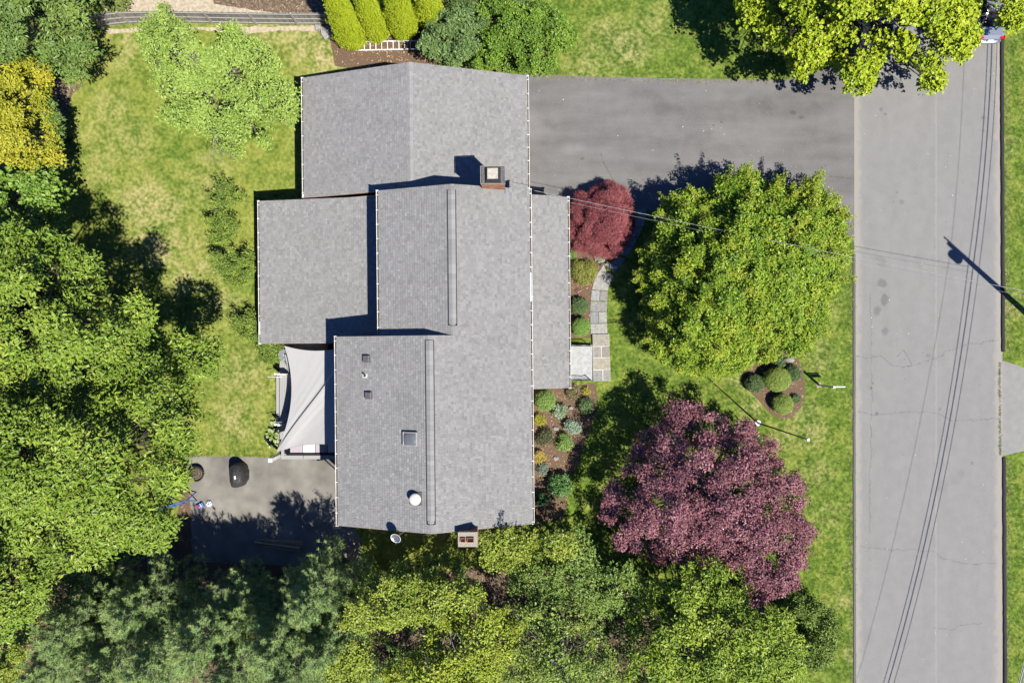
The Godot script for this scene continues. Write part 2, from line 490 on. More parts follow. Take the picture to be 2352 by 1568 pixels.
func make_lawn_texture() -> ImageTexture:
	# grass of several greens with straw-coloured dry spots where the survey shows them
	var w := 1440; var h := 1008            # 18 texels a metre
	var na := noise_bytes(3, 0.011, 4, w, h); var nb := noise_bytes(8, 0.045, 4, w, h); var nc := noise_bytes(21, 0.18, 2, w, h)
	var dry := Image.create_empty(w / 8, h / 8, false, Image.FORMAT_L8)
	var lush := Image.create_empty(w / 8, h / 8, false, Image.FORMAT_L8)
	var spots := []
	for p in [[330, 470, 60, .8], [360, 560, 70, .75], [250, 250, 50, .4], [420, 640, 40, .65], [520, 700, 40, .5], [560, 860, 70, .45], [540, 960, 60, .5], [700, 100, 60, .7], [740, 130, 50, .95], [620, 70, 60, .65], [560, 60, 50, .65], [300, 90, 50, .5], [280, 130, 40, .4], [1390, 85, 45, .5], [1440, 110, 50, .65], [1350, 160, 60, .35], [1500, 60, 60, .3], [1700, 870, 22, .6], [1730, 930, 30, .6], [1860, 990, 45, .4], [1880, 1080, 40, .35], [1900, 1180, 50, .25], [1850, 950, 40, .4], [1880, 820, 40, .4], [1900, 700, 50, .2], [1800, 1010, 40, .4], [2325, 700, 30, .5], [2320, 330, 25, .4], [300, 330, 60, .35], [230, 400, 40, .4], [1940, 1380, 25, .4], [1955, 1300, 14, .7], [1958, 1500, 16, .7], [470, 620, 40, .65], [640, 120, 30, .5], [430, 560, 40, .55], [390, 480, 40, .6], [250, 330, 90, .3], [480, 420, 80, .3]]:
		var q := at(p[0], p[1]); spots.append([q.x, q.z, p[2] / 36.75, p[3]])
	for j in h / 8:
		for i in w / 8:
			var x := LAWN.position.x + (i + 0.5) * 8.0 / w * LAWN.size.x; var z := LAWN.position.y + (j + 0.5) * 8.0 / h * LAWN.size.y
			var k := 0.06
			for p in spots:
				var s: float = (Vector2(x - p[0], z - p[1])).length_squared() / (p[2] * p[2])
				if s < 4.0: k = maxf(k, p[3] * exp(-s))
			dry.set_pixel(i, j, Color(k, k, k))
			var f := smoothstep(-4.0, 6.0, x)     # the street side is watered, the back is yellower turf
			lush.set_pixel(i, j, Color(f, f, f))
	dry.resize(w, h, Image.INTERPOLATE_CUBIC)
	lush.resize(w, h, Image.INTERPOLATE_CUBIC)
	var db := dry.get_data(); var lb := lush.get_data()
	var green := Color(0.108, 0.162, 0.021); var deep := Color(0.066, 0.112, 0.016); var yellow := Color(0.182, 0.205, 0.040); var straw := Color(0.31, 0.27, 0.135)
	var d := PackedByteArray()
	d.resize(w * h * 3)
	for i in w * h:
		var n1 := na[i] / 127.5 - 1.0; var n2 := nb[i] / 127.5 - 1.0; var n3 := nc[i] / 127.5 - 1.0
		var c := deep.lerp(green, clampf(0.6 + n2 * 0.8 + n3 * 0.55, 0, 1)).lerp(yellow, clampf(0.55 - 0.50 * lb[i] / 255.0 + n1 * 0.4 + n2 * 0.45 + n3 * 0.2, 0, 1))
		var k := db[i] / 255.0 * clampf(0.62 + n2 * 0.9 + n3 * 0.8, 0.0, 1.3)
		put_rgb(d, i * 3, c.lerp(straw, clampf(k, 0, 0.95)) * (1.0 + n3 * 0.22))
	lawn_image = Image.create_from_data(w, h, false, Image.FORMAT_RGB8, d)
	return bake(w, h, d)
func make_ground():
	var lawn := StandardMaterial3D.new()
	lawn.albedo_texture = make_lawn_texture()
	lawn.roughness = 0.95
	lawn.metallic_specular = 0.15
	var b := MB.new()
	b.quad(Vector3(-240, 0, 240), Vector3(240, 0, 240), Vector3(240, 0, -240), Vector3(-240, 0, -240))
	structure("ground", b.mesh(LAWN), lawn, "green and straw coloured lawn ground round the house")
	# bare earth and bark mulch
	bed("sand_strip", [240, -60, 240, 24, 330, 32, 470, 30, 640, 34, 764, 42, 775, -60], "sand", 0.004, 1, "pale sandy ground beyond the picket fence")
	bed("dirt_patch", [480, -60, 490, 8, 600, 26, 700, 34, 775, 40, 800, 60, 800, -60], "soil", 0.008, 2, "brown dirt ground beyond the picket fence")
	bed("dirt_margin", [230, 66, 760, 58, 775, 72, 640, 70, 560, 78, 420, 66, 250, 78], "sand", 0.004, 3, "worn dirt along the foot of the picket fence")
	bed("hedge_bed", [745, 50, 1000, 50, 1010, 90, 1000, 175, 880, 180, 770, 150, 760, 100], "mulch", 0.008, 4, "brown mulch under the clipped hedge conifers")
	bed("dirt_edge", [150, 185, 190, 195, 165, 215, 150, 270, 145, 325, 118, 330, 120, 180], "soil", 0.004, 5, "bare dirt along the lawn edge by the yellow tree")
	bed("front_bed", [1222, 892, 1330, 884, 1366, 880, 1374, 915, 1366, 955, 1346, 1010, 1330, 1060, 1300, 1110, 1302, 1160, 1290, 1195, 1222, 1200], "mulch", 0.006, 6, "brown mulch bed along the front of the house")
	bed("porch_bed", [1300, 560, 1390, 575, 1400, 600, 1378, 640, 1362, 680, 1356, 720, 1356, 775, 1300, 778], "mulch", 0.006, 7, "brown mulch bed between porch and stone path")
	bed("island_bed", [1707, 805, 1710, 871, 1723, 897, 1749, 926, 1775, 952, 1791, 960, 1806, 961, 1820, 958, 1839, 939, 1849, 910, 1850, 881, 1844, 849, 1831, 815, 1770, 800], "mulch", 0.03, 8, "oval island bed of brown mulch in the lawn")
	bed("wood_floor", [345, 1265, 400, 1200, 420, 1130, 440, 1130, 440, 1285, 610, 1296, 828, 1292, 828, 1420, 760, 1470, 780, 1620, -80, 1620, -80, 1480, 60, 1430, 110, 1330, 250, 1290, 300, 1290], "mulch", 0.004, 9, "brown needle litter under the pines")
	bed("grove_floor", [700, 1440, 900, 1330, 1120, 1300, 1400, 1330, 1500, 1400, 1480, 1620, 700, 1620], "soil", 0.006, 10, "bare earth under the grove of young trees")
	# patio and drive
	var patio := PackedVector2Array(flat([428, 1049, 520, 1047, 620, 1050, 770, 1048, 800, 1190, 828, 1236, 828, 1294, 700, 1300, 560, 1296, 442, 1288, 437, 1180, 434, 1110]))
	var pm = mat("patio", Color(0.198, 0.189, 0.170), 0.92, grain(40, 0.012, 0.74, 1.0, 5), 0.16)
	var pb := MB.new()
	pb.sheet(wobble(patio, 0.4, 0.06, 12), 0.012, 0.05)
	structure("patio", pb.mesh(), pm, "worn grey asphalt patio behind the house")
	keep_off.append(patio)
	var drive := flat([1200, 165, 1219, 170, 1400, 177, 1640, 181, 1790, 182, 1830, 180, 1880, 165, 1930, 145, 1966, 100, 1966, 575, 1958, 548, 1930, 520, 1870, 500, 1700, 488, 1480, 483, 1200, 483])
	var db := MB.new()
	db.sheet(wobble(drive, 0.35, 0.05, 13), 0.016, 0.06)
	structure("driveway", db.mesh(Rect2(0, -18, 22, 12)), drive_material(), "dark grey asphalt driveway from the garage to the street")
	keep_off.append(drive)
	make_grass()
func bed(called, list, m, y, seed_, label):
	var o := wobble(flat(list), 0.3, 0.10, seed_)
	var b := MB.new()
	b.sheet(o, y + 0.004, 0.06)
	structure(called, b.mesh(), M[m], label)
	keep_off.append(o)
	if m == "sand": return
	# loose chips of bark or clods lying on it
	var s := Spread.new()
	var g := rnd(seed_ + 60)
	var box := Rect2(o[0], Vector2.ZERO)
	for p in o: box = box.expand(p)
	for i in int(min(2600, box.get_area() * 26)):
		var p := box.position + Vector2(g.randf(), g.randf()) * box.size
		if abs(p.x) > 34 or abs(p.y) > 23 or not Geometry2D.is_point_in_polygon(p, o): continue
		var k := g.randf_range(0.5, 1.7)
		s.put(turned(Vector3.UP + Vector3(g.randfn(), 0, g.randfn()) * 0.4, g, g.randf_range(0.5, 1.3), Vector3(p.x, y + 0.012, p.y)), Color(0.30, 0.19, 0.115) * k if m == "mulch" else Color(0.24, 0.19, 0.13) * k)
	var cb := MB.new()
	cb.box(Vector3.ZERO, Vector3(0.10, 0.012, 0.03))
	var o3 := Node3D.new()
	o3.name = numbered("bark_chips" if m == "mulch" else "dirt_clods")
	add_child(o3)
	tag(o3, ("loose bark chips lying on the " if m == "mulch" else "small clods lying on the ") + label.get_slice(" ", 0) + " " + called.replace("_", " "), "chips" if m == "mulch" else "clods", "", "stuff")
	foliage("chip", [cb.mesh()], s, M.chips, o3)
func drive_material() -> StandardMaterial3D:
	# asphalt with worn streaks, a few oil spots and hairline cracks; 22 m x 12 m
	var w := 660; var h := 360
	var na := noise_bytes(5, 0.02, 4, w, h, Vector2(5, 1)); var nb := noise_bytes(6, 0.25, 2, w, h); var nc := noise_bytes(9, 0.03, 4, w, h)
	var d := PackedByteArray()
	d.resize(w * h * 3)
	var spots := [[17.6, -14.3, 0.16, .3], [18.1, -14.0, 0.12, .3], [12.6, -13.5, 0.10, .5], [13.1, -13.7, 0.08, .5], [4.4, -11.4, 0.13, .3], [6.8, -8.2, 0.14, .45], [2.2, -13.6, 0.5, .12], [9.5, -14.6, 0.9, .10], [15.5, -14.9, 0.8, .12], [11.5, -13.0, 1.0, .10], [19.6, -11.0, 0.1, .4], [3.6, -12.1, 0.55, -.25], [4.3, -12.2, 0.4, -.2], [8.3, -11.6, 0.7, -.10], [16.0, -12.2, 1.0, -.12]]
	var base := Color(0.120, 0.117, 0.114)
	for j in h:
		var z := -18.0 + (j + 0.5) / h * 12.0
		var here := []
		for p in spots:
			if absf(z - p[1]) < p[2] * 1.2: here.append(p)
		for i in w:
			var x := (i + 0.5) / w * 22.0
			var q := j * w + i
			var n := na[q] / 127.5 - 1.0; var n3 := nb[q] / 127.5 - 1.0; var n4 := nc[q] / 127.5 - 1.0
			var k := 1.0 + n * 0.17 + n3 * 0.09 + n4 * 0.08
			for p in here:
				var s: float = Vector2(x - p[0], (z - p[1]) * 1.5).length() / p[2] + n4 * 0.5 + n3 * 0.2
				if s < 1.3: k *= 1.0 - p[3] * clampf(1.4 - s, 0, 1)
			if z > -11.8 and z < -9.0 and absf(x - 6.05 - 0.5 * sin((z + 10.6) * 1.1) - 0.06 * n3) < 0.03: k *= 0.72
			if x > 16.4 and absf(z + 10.2 - 0.16 * sin(x * 0.9) - 0.05 * n3) < 0.025: k *= 0.72
			put_rgb(d, q * 3, base * k)
	var m := StandardMaterial3D.new()
	m.albedo_texture = bake(w, h, d)
	m.roughness = 0.9
	m.metallic_specular = 0.3
	return m
func make_grass():
	# tufts of grass over the whole lawn in view, in the colour of the turf below them
	var s := Spread.new()
	var g := rnd(71)
	var boxes := []
	for o in keep_off + [flat([1965, -200, 2301, -200, 2306, 1800, 1968, 1800]), house_plan(), flat([2297, 828, 2360, 828, 2360, 1060, 2297, 1050])]:
		var r := Rect2(o[0], Vector2.ZERO)
		for p in o: r = r.expand(p)
		boxes.append([r, o])
	var w := lawn_image.get_width(); var h := lawn_image.get_height()
	for i in 210000:
		var p := Vector2(g.randf_range(-32.6, 32.6), g.randf_range(-22.0, 22.0))
		var bad := false
		for o in boxes:
			if o[0].has_point(p) and Geometry2D.is_point_in_polygon(p, o[1]):
				bad = true
				break
		if bad: continue
		var c := lawn_image.get_pixel(int((p.x - LAWN.position.x) / LAWN.size.x * w), int((p.y - LAWN.position.y) / LAWN.size.y * h)).srgb_to_linear()
		s.put(turned(Vector3.UP + Vector3(g.randfn(), 0, g.randfn()) * 0.2, g, g.randf_range(0.7, 1.5), Vector3(p.x, 0, p.y)), c * g.randf_range(0.8, 1.35))
	var o := Node3D.new()
	o.name = numbered("grass")
	add_child(o)
	tag(o, "short mown grass covering the lawns round the house", "grass", "", "stuff")
	foliage("tuft", leaf.blade, s, M.grass, o)
func house_plan() -> PackedVector2Array:
	return PackedVector2Array([Vector2(-11.6, -14.9), Vector2(0.6, -14.9), Vector2(0.6, -8), Vector2(3.0, -8), Vector2(3.0, 2.4), Vector2(0.7, 2.4), Vector2(0.8, 9.4), Vector2(-9.1, 9.4), Vector2(-9.1, 6.9), Vector2(-14.2, 6.9), Vector2(-14.3, -7.9), Vector2(-11.7, -7.9)])

# ---------------------------------------------------------------- street
const ROADX0 := 21.47
const ROADX1 := 30.55
func road_material() -> StandardMaterial3D:
	var w := 288; var h := 1536    # 9.08 m x 48 m
	var na := noise_bytes(15, 0.03, 3, w, h, Vector2(1, 4)); var nb := noise_bytes(16, 0.3, 2, w, h); var nc := noise_bytes(18, 0.035, 4, w, h)
	var d := PackedByteArray()
	d.resize(w * h * 3)
	var base := Color(0.168, 0.167, 0.163)
	# [x along the width in metres, z, radius, strength] oil spots
	var spots := [[1.7, -3.6, 0.30, .45], [1.35, -1.9, 0.32, .5], [1.85, -2.6, 0.32, .5], [1.85, -0.6, 0.26, .45], [1.6, -5.0, 0.35, .22], [1.1, 2.6, 0.09, .6], [1.0, 2.9, 0.09, .6], [1.35, 4.5, 0.12, .6], [2.9, -8.7, 0.22, .4], [2.6, -9.3, 0.1, .4], [8.0, -14.0, 0.12, .4], [8.0, -13.2, 0.12, .35], [7.3, 7.6, 0.12, .35], [5.5, 9.0, 0.35, .12], [6.4, 8.5, 0.4, .12], [4.6, 0.9, 0.16, .35], [5.3, 4.2, 0.12, .35], [1.6, -14.5, 0.12, .5], [1.9, -14.2, 0.08, .5]]
	# cracks: points across the road
	var cracks := [[[0.1, 1.0, 1.6, 0.9, 2.3, 1.5, 3.4, 1.6, 4.6, 1.2, 6.2, 0.4, 7.5, 0.1, 9.0, -0.1]], [[0.1, 4.4, 1.2, 4.6, 3.3, 4.35, 5.2, 4.5, 6.0, 4.95, 9.0, 4.85]], [[0.3, 12.8, 2.6, 13.0, 4.9, 13.1, 5.4, 13.5, 7.0, 13.9, 8.8, 13.9]], [[4.9, 17.9, 5.8, 18.0, 6.6, 17.7, 7.9, 17.6]], [[0.95, -3, 1.0, 1, 1.0, 5, 0.9, 9, 0.9, 12]], [[2.6, 1.0, 3.1, 0.6, 3.6, 1.6]]]
	var segs := []
	for cr in cracks:
		var q = cr[0]
		for i in range(0, q.size() - 2, 2): segs.append([Vector2(q[i], q[i + 1]), Vector2(q[i + 2], q[i + 3])])
	for j in h:
		var z := -24.0 + (j + 0.5) / h * 48.0
		var here := []; var oil := []
		for s in segs:
			if z > min(s[0].y, s[1].y) - 0.4 and z < max(s[0].y, s[1].y) + 0.4: here.append(s)
		for p in spots:
			if absf(z - p[1]) < p[2] * 1.6: oil.append(p)
		for i in w:
			var x := (i + 0.5) / w * 9.08
			var t := j * w + i
			var n := na[t] / 127.5 - 1.0; var n3 := nb[t] / 127.5 - 1.0; var n4 := nc[t] / 127.5 - 1.0
			var c := base * (1.0 + n * 0.04 + n3 * 0.06 + n4 * 0.055)
			var edge := minf(x, 9.08 - x) + n4 * 0.2
			if edge < 0.45: c = c.lerp(Color(0.27, 0.25, 0.21), 0.5 * clampf((0.45 - edge) / 0.3, 0, 1))     # grit washed to the edges
			if absf(x - 5.05 + n4 * 0.03) < 0.05: c = c.lerp(Color(0.26, 0.25, 0.22), 0.25)                  # seam of the two paving passes
			for p in oil:
				var s: float = Vector2(x - p[0], z - p[1]).length() / p[2] + n4 * 0.45 + n3 * 0.15
				if s < 1.1: c *= 1.0 - p[3] * 0.55 * clampf((1.1 - s) * 2.2, 0, 1)
			for s in here:
				var q := Vector2(x + n4 * 0.12, z + n3 * 0.05 + n4 * 0.12)
				if q.distance_to(Geometry2D.get_closest_point_to_segment(q, s[0], s[1])) < 0.02: c *= 0.72
			put_rgb(d, t * 3, c)
	var m := StandardMaterial3D.new()
	m.albedo_texture = bake(w, h, d)
	m.roughness = 0.92
	m.metallic_specular = 0.3
	return m
func strip(pts: Array, prof: Array) -> ArrayMesh:
	# sweeps a profile (x across, y up) along a line on the ground
	var b := MB.new()
	for i in pts.size() - 1:
		var a: Vector2 = pts[i]; var c: Vector2 = pts[i + 1]
		for k in prof.size() - 1:
			b.quad(Vector3(a.x + prof[k].x, prof[k].y, a.y), Vector3(c.x + prof[k].x, prof[k].y, c.y), Vector3(c.x + prof[k + 1].x, prof[k + 1].y, c.y), Vector3(a.x + prof[k + 1].x, prof[k + 1].y, a.y))
	return b.mesh()
func make_street():
	var b := MB.new()
	b.quad(Vector3(ROADX0 - 0.05, 0.024, 240), Vector3(ROADX1 + 0.15, 0.024, 240), Vector3(ROADX1 + 0.1, 0.024, -240), Vector3(ROADX0 - 0.1, 0.024, -240))
	structure("road", b.mesh(Rect2(ROADX0, -24, ROADX1 - ROADX0, 48)), road_material(), "grey asphalt residential street with hairline cracks and oil spots")
	# low kerb along the house side, below the drive mouth
	var left := []; var g := rnd(5)
	for i in 80: left.append(Vector2(ROADX0 - 0.02 + i * 0.0009 + g.randf_range(-0.012, 0.012), -5.4 + i * 1.0))
	structure("kerb", strip(left, [Vector2(-0.14, 0.0), Vector2(-0.12, 0.05), Vector2(0.0, 0.06), Vector2(0.035, 0.02)]), M.kerb_grey, "low grey asphalt kerb along the lawn")
	var right := []
	for i in 225:
		var z := -80.0 + i * 0.36
		right.append(Vector2(ROADX1 + 0.0 + z * 0.004 + g.randf_range(-0.014, 0.014), z))
	structure("kerb", strip(right, [Vector2(0.0, 0.0), Vector2(0.05, 0.10), Vector2(0.11, 0.13), Vector2(0.22, 0.12), Vector2(0.28, 0.0)]), M.kerb, "black asphalt kerb on the far side of the street")
	var right2 := []
	for i in 200:
		var z := 7.25 + i * 0.36
		right2.append(Vector2(ROADX1 + 0.02 + z * 0.005 + g.randf_range(-0.014, 0.014), z))
	structure("kerb", strip(right2, [Vector2(0.0, 0.0), Vector2(0.05, 0.10), Vector2(0.11, 0.13), Vector2(0.22, 0.12), Vector2(0.28, 0.0)]), M.kerb, "black asphalt kerb past the opposite drive")
	var o := MB.new()
	o.sheet(wobble(flat([2296, 826, 2330, 836, 2420, 870, 2700, 880, 2700, 1010, 2420, 1020, 2330, 1040, 2296, 1048]), 0.4, 0.05, 77), 0.02, 0.05)
	structure("opposite_drive", o.mesh(), mat("pale_asphalt", Color(0.195, 0.192, 0.186), 0.92, grain(44, 0.02, 0.92, 1.0, 4), 0.3), "grey asphalt drive mouth across the street")
	# straw fringe of dry grass, petals and bits of leaf on the paving
	var s := Spread.new()
	for i in 2200:
		var z := g.randf_range(-22, 22)
		var far := g.randf() < 0.62
		if far and z > 1.0 and z < 7.2: continue
		if not far and z < -5.6: continue
		var x := ROADX1 + 0.36 + absf(g.randfn()) * 0.12 if far else ROADX0 - 0.2 - absf(g.randfn()) * 0.1
		s.put(turned(Vector3.UP + Vector3(g.randfn(), 0, g.randfn()) * 0.3, g, g.randf_range(0.6, 1.3), Vector3(x, 0.0, z)), Color(0.44, 0.37, 0.20) * g.randf_range(0.6, 1.1))
	for e in [[1225, 176, 1400, 183, 1640, 187, 1795, 188, 500, 0], [432, 1046, 520, 1043, 620, 1046, 640, 1046, 260, 1], [2297, 832, 2297, 900, 2297, 980, 2298, 1044, 260, 1], [1480, 489, 1600, 489, 1700, 494, 1860, 504, 240, 1]]:
		for i in e[8]:
			var k := g.randi() % 3
			var p := at(e[k * 2], e[k * 2 + 1]).lerp(at(e[k * 2 + 2], e[k * 2 + 3]), g.randf())
			s.put(turned(Vector3.UP + Vector3(g.randfn(), 0, g.randfn()) * 0.4, g, g.randf_range(0.6, 1.4), Vector3(p.x, 0.01, p.z + g.randfn() * 0.07) if e[0] < 2000 else Vector3(p.x + g.randfn() * 0.03, 0.02, p.z)), (Color(0.42, 0.36, 0.20) if e[9] == 0 and g.randf() < 0.7 else Color(0.12, 0.17, 0.03)) * g.randf_range(0.7, 1.1))
	var fr := Node3D.new()
	fr.name = numbered("dry_grass"); add_child(fr)
	tag(fr, "fringe of dry grass and weeds along the paving edges", "grass", "", "stuff")
	foliage("tuft", leaf.blade, s, M.grass, fr)
	var t := Spread.new()
	for i in 420:
		var p := Vector3(g.randf_range(1.4, 30.4), 0.03, g.randf_range(-17, 20))
		if p.x < ROADX0 and (p.z > -8.6 or p.z < -16): continue
		var pale := g.randf() < 0.5
		t.put(turned(Vector3.UP, g, g.randf_range(0.25, 0.8), p), Color(0.62, 0.60, 0.48) * g.randf_range(0.6, 1.2) if pale else Color(0.07, 0.06, 0.05))
	for i in 500:
		var p := Vector3(g.randf_range(-22, 32), 0.055, g.randf_range(-20, 20))
		var off := false
		for k in keep_off + [house_plan(), flat([1965, -200, 2301, -200, 2306, 1800, 1968, 1800])]:
			if Geometry2D.is_point_in_polygon(Vector2(p.x, p.z), k): off = true
		if not off: t.put(turned(Vector3.UP, g, g.randf_range(0.3, 0.9), p), Color(0.60, 0.58, 0.44) * g.randf_range(0.5, 1.1) if g.randf() < 0.6 else Color(0.30, 0.20, 0.08))
	var pm := MB.new()
	pm.tri(Vector3(-0.04, 0, 0), Vector3(0.0, 0.004, 0.03), Vector3(0.045, 0, 0.0)); pm.tri(Vector3(-0.04, 0, 0), Vector3(0.045, 0, 0), Vector3(0.0, 0.004, -0.03))
	var lt := Node3D.new()
	lt.name = numbered("leaf_litter"); add_child(lt)
	tag(lt, "scattered petals and leaf bits on drive, street and lawn", "litter", "", "stuff")
	foliage("petal", [pm.mesh()], t, M.chips, lt)

# ---------------------------------------------------------------- the house
const PITCH := 0.34
var tones := [0.85, 0.93, 1.0, 1.07, 1.15]
var widths := [0.11, 0.16, 0.22]
var single_tabs := {}
func tab(b: MB, p: Vector3, along: Vector3, up: Vector3, nn: Vector3, w: float, e: float, t: float, col: Color):
	# one shingle tab: thick at its lower edge, flush at its upper edge
	var a0 := p + nn * t; var a1 := p + along * w + nn * t
	var c1 := p + along * w + up * e + nn * 0.002; var c0 := p + up * e + nn * 0.002
	var s := 1.0 if along.cross(up).dot(nn) > 0 else -1.0
	if s > 0:
		b.quad(a0, a1, c1, c0, col)
		b.quad(p, p + along * w, a1, a0, col)
		b.tri(p, a0, c0, col); b.tri(p + along * w, c1, a1, col)
	else:
		b.quad(a1, a0, c0, c1, col)
		b.quad(p + along * w, p, a0, a1, col)
		b.tri(p, c0, a0, col); b.tri(p + along * w, a1, c1, col)
func roof_plane(parent, e0: Vector3, along: Vector3, L: float, up: Vector3, W: float, base: Color, seed_: int, thick := 0.028, singles := 0, called := "shingles", deck := true):
	var nn := along.cross(up)
	if nn.y < 0: nn = -nn
	if deck:
		var d := MB.new()
		var q := [e0, e0 + along * L, e0 + along * L + up * W, e0 + up * W]
		if along.cross(up).dot(nn) < 0: q.reverse()
		var low := []
		for p in q: low.append(p - nn * 0.16)
		d.hexa(low + q)
		part("roof_deck", d.mesh(), M.trim, parent)
	var b := MB.new()
	var g := rnd(seed_)
	var e := 0.143
	var rows := int(ceil(W / e))
	var left := singles
	var n1 := FastNoiseLite.new(); n1.seed = seed_; n1.frequency = 0.35
	for i in range(rows - 1, -1, -1):
		var v0 := i * e
		var h: float = min(e + 0.004, W - v0)
		var u := -g.randf() * 0.3
		while u < L:
			var w: float = widths[g.randi() % 3]
			var t: int = clamp(int(2.5 + g.randfn() * 1.15 + n1.get_noise_2d(u, v0) * 0.9), 0, 4)
			var u0: float = max(u, 0.0); var u1: float = min(u + w, L)
			if left > 0 and u >= 0 and u + w <= L and h > e:
				left -= 1
				var key := "%d %d" % [t, int(w * 100)]
				var mk := "single_%d" % t
				if not M.has(mk): mat(mk, base * tones[t] * 0.80, 0.92, M.shingle.albedo_texture, 0.9)
				if not single_tabs.has(key):
					var sb := MB.new()
					tab(sb, Vector3.ZERO, Vector3.RIGHT, Vector3.FORWARD, Vector3.UP, w - 0.008, h, thick, Color.WHITE)
					single_tabs[key] = sb.mesh()
				var o = part("shingle", single_tabs[key], M[mk], parent)
				var bz := -up
				o.transform = Transform3D(Basis(along, nn, bz), e0 + up * v0 + along * u) if Basis(along, nn, bz).determinant() > 0 else Transform3D(Basis(-along, nn, bz), e0 + up * v0 + along * (u + w))
			elif u1 - u0 > 0.02:
				var k: float = tones[t] * g.randf_range(0.97, 1.03)
				tab(b, e0 + up * v0 + along * u0, along, up, nn, u1 - u0 - 0.008, h, thick * (1.0 if t % 2 == 0 else 0.7), base * k)
			u += w
	var o2 = part(called, b.mesh(), M.shingle, parent)
	o2.set_meta("kind", "stuff")
func gutter(parent, a: Vector3, b: Vector3, out: Vector3, seed_: int):
	# white open gutter with a lip, strap hangers and leaf debris
	var d := (b - a); var L := d.length(); d = d / L
	var m := MB.new()
	var prof := [Vector2(0.0, 0.02), Vector2(0.0, -0.10), Vector2(0.085, -0.10), Vector2(0.115, -0.02), Vector2(0.115, 0.015), Vector2(0.095, 0.015), Vector2(0.095, -0.015), Vector2(0.075, -0.085), Vector2(0.012, -0.085), Vector2(0.012, 0.02), Vector2(0.0, 0.02)]
	for i in prof.size() - 1:
		var p: Vector3 = out * prof[i].x + Vector3.UP * prof[i].y; var q: Vector3 = out * prof[i + 1].x + Vector3.UP * prof[i + 1].y
		if d.cross(Vector3.UP).dot(out) > 0: m.quad(a + p, a + q, b + q, b + p)
		else: m.quad(b + p, b + q, a + q, a + p)
	for e in [a, b]:
		m.box(e + out * 0.06 + Vector3.UP * -0.04, Vector3(abs(out.x) * 0.15 + abs(d.x) * 0.02 + 0.004, 0.125, abs(out.z) * 0.15 + abs(d.z) * 0.02 + 0.004))
	var gm = part("gutter", m.mesh(), M.white_metal, parent)
	var g := rnd(seed_)
	var db := MB.new()
	var u := 0.05
	while u < L - 0.3:
		var w := g.randf_range(0.3, 0.9)
		if g.randf() < 0.985: db.box(a + d * (u + min(w, L - u - 0.1) * 0.5) + out * 0.051 + Vector3.UP * (-0.045 + g.randf() * 0.02), Vector3(abs(out.x) * 0.078 + abs(d.x) * w * 0.98, 0.03, abs(out.z) * 0.078 + abs(d.z) * w * 0.98))
		u += w
	if db.v.size() > 0: part("debris", db.mesh(), M.gutter_debris, gm).set_meta("kind", "stuff")
	u = 0.25
	while u < L:
		var h := MB.new()
		h.box(a + d * u + out * 0.062 + Vector3.UP * 0.019, Vector3(abs(out.x) * 0.125 + abs(d.x) * 0.032, 0.008, abs(out.z) * 0.125 + abs(d.z) * 0.032))
		part("hanger", h.mesh(), M.white_metal, gm)
		u += g.randf_range(0.72, 0.86)
func wall_block(parent, x0: float, x1: float, z0: float, z1: float, h: float, rx: float, rh: float):
	# clapboard walls with gables
	var b := MB.new()
	var y := 0.0
	while y < h - 0.01:
		var t: float = min(y + 0.15, h)
		for s in [[x0, z1, x1, z1, 0, 1], [x1, z1, x1, z0, 1, 0], [x1, z0, x0, z0, 0, -1], [x0, z0, x0, z1, -1, 0]]:
			var o := Vector3(s[4], 0, s[5]) * 0.018
			b.quad(Vector3(s[0], y, s[1]) + o, Vector3(s[2], y, s[3]) + o, Vector3(s[2], t, s[3]), Vector3(s[0], t, s[1]))
			b.quad(Vector3(s[0], y, s[1]), Vector3(s[2], y, s[3]), Vector3(s[2], y, s[3]) + o, Vector3(s[0], y, s[1]) + o)
		y = t
	if rh > h:
		b.tri(Vector3(x0, h, z1), Vector3(x1, h, z1), Vector3(rx, rh, z1))
		b.tri(Vector3(x1, h, z0), Vector3(x0, h, z0), Vector3(rx, rh, z0))
	part("wall", b.mesh(), M.siding, parent)
func window(parent, p: Vector3, out: Vector3, w: float, h: float):
	var side := Vector3.UP.cross(out)
	var b := Basis(side, Vector3.UP, out)
	var f := MB.new()
	for s in [-1, 1]:
		f.box(p + side * s * (w * 0.5 + 0.04) + out * 0.035, Vector3(0.08, h + 0.16, 0.07), b)
		f.box(p + Vector3.UP * s * (h * 0.5 + 0.04) + out * 0.034, Vector3(w, 0.08, 0.068), b)
	f.box(p + out * 0.03, Vector3(w, 0.04, 0.04), b)
	var win = part("window", f.mesh(), M.white_paint, parent)
	var g := MB.new()
	g.box(p + out * 0.022, Vector3(w, h, 0.006), b)
	part("pane", g.mesh(), M.glass, win)
var brick_mesh := {}
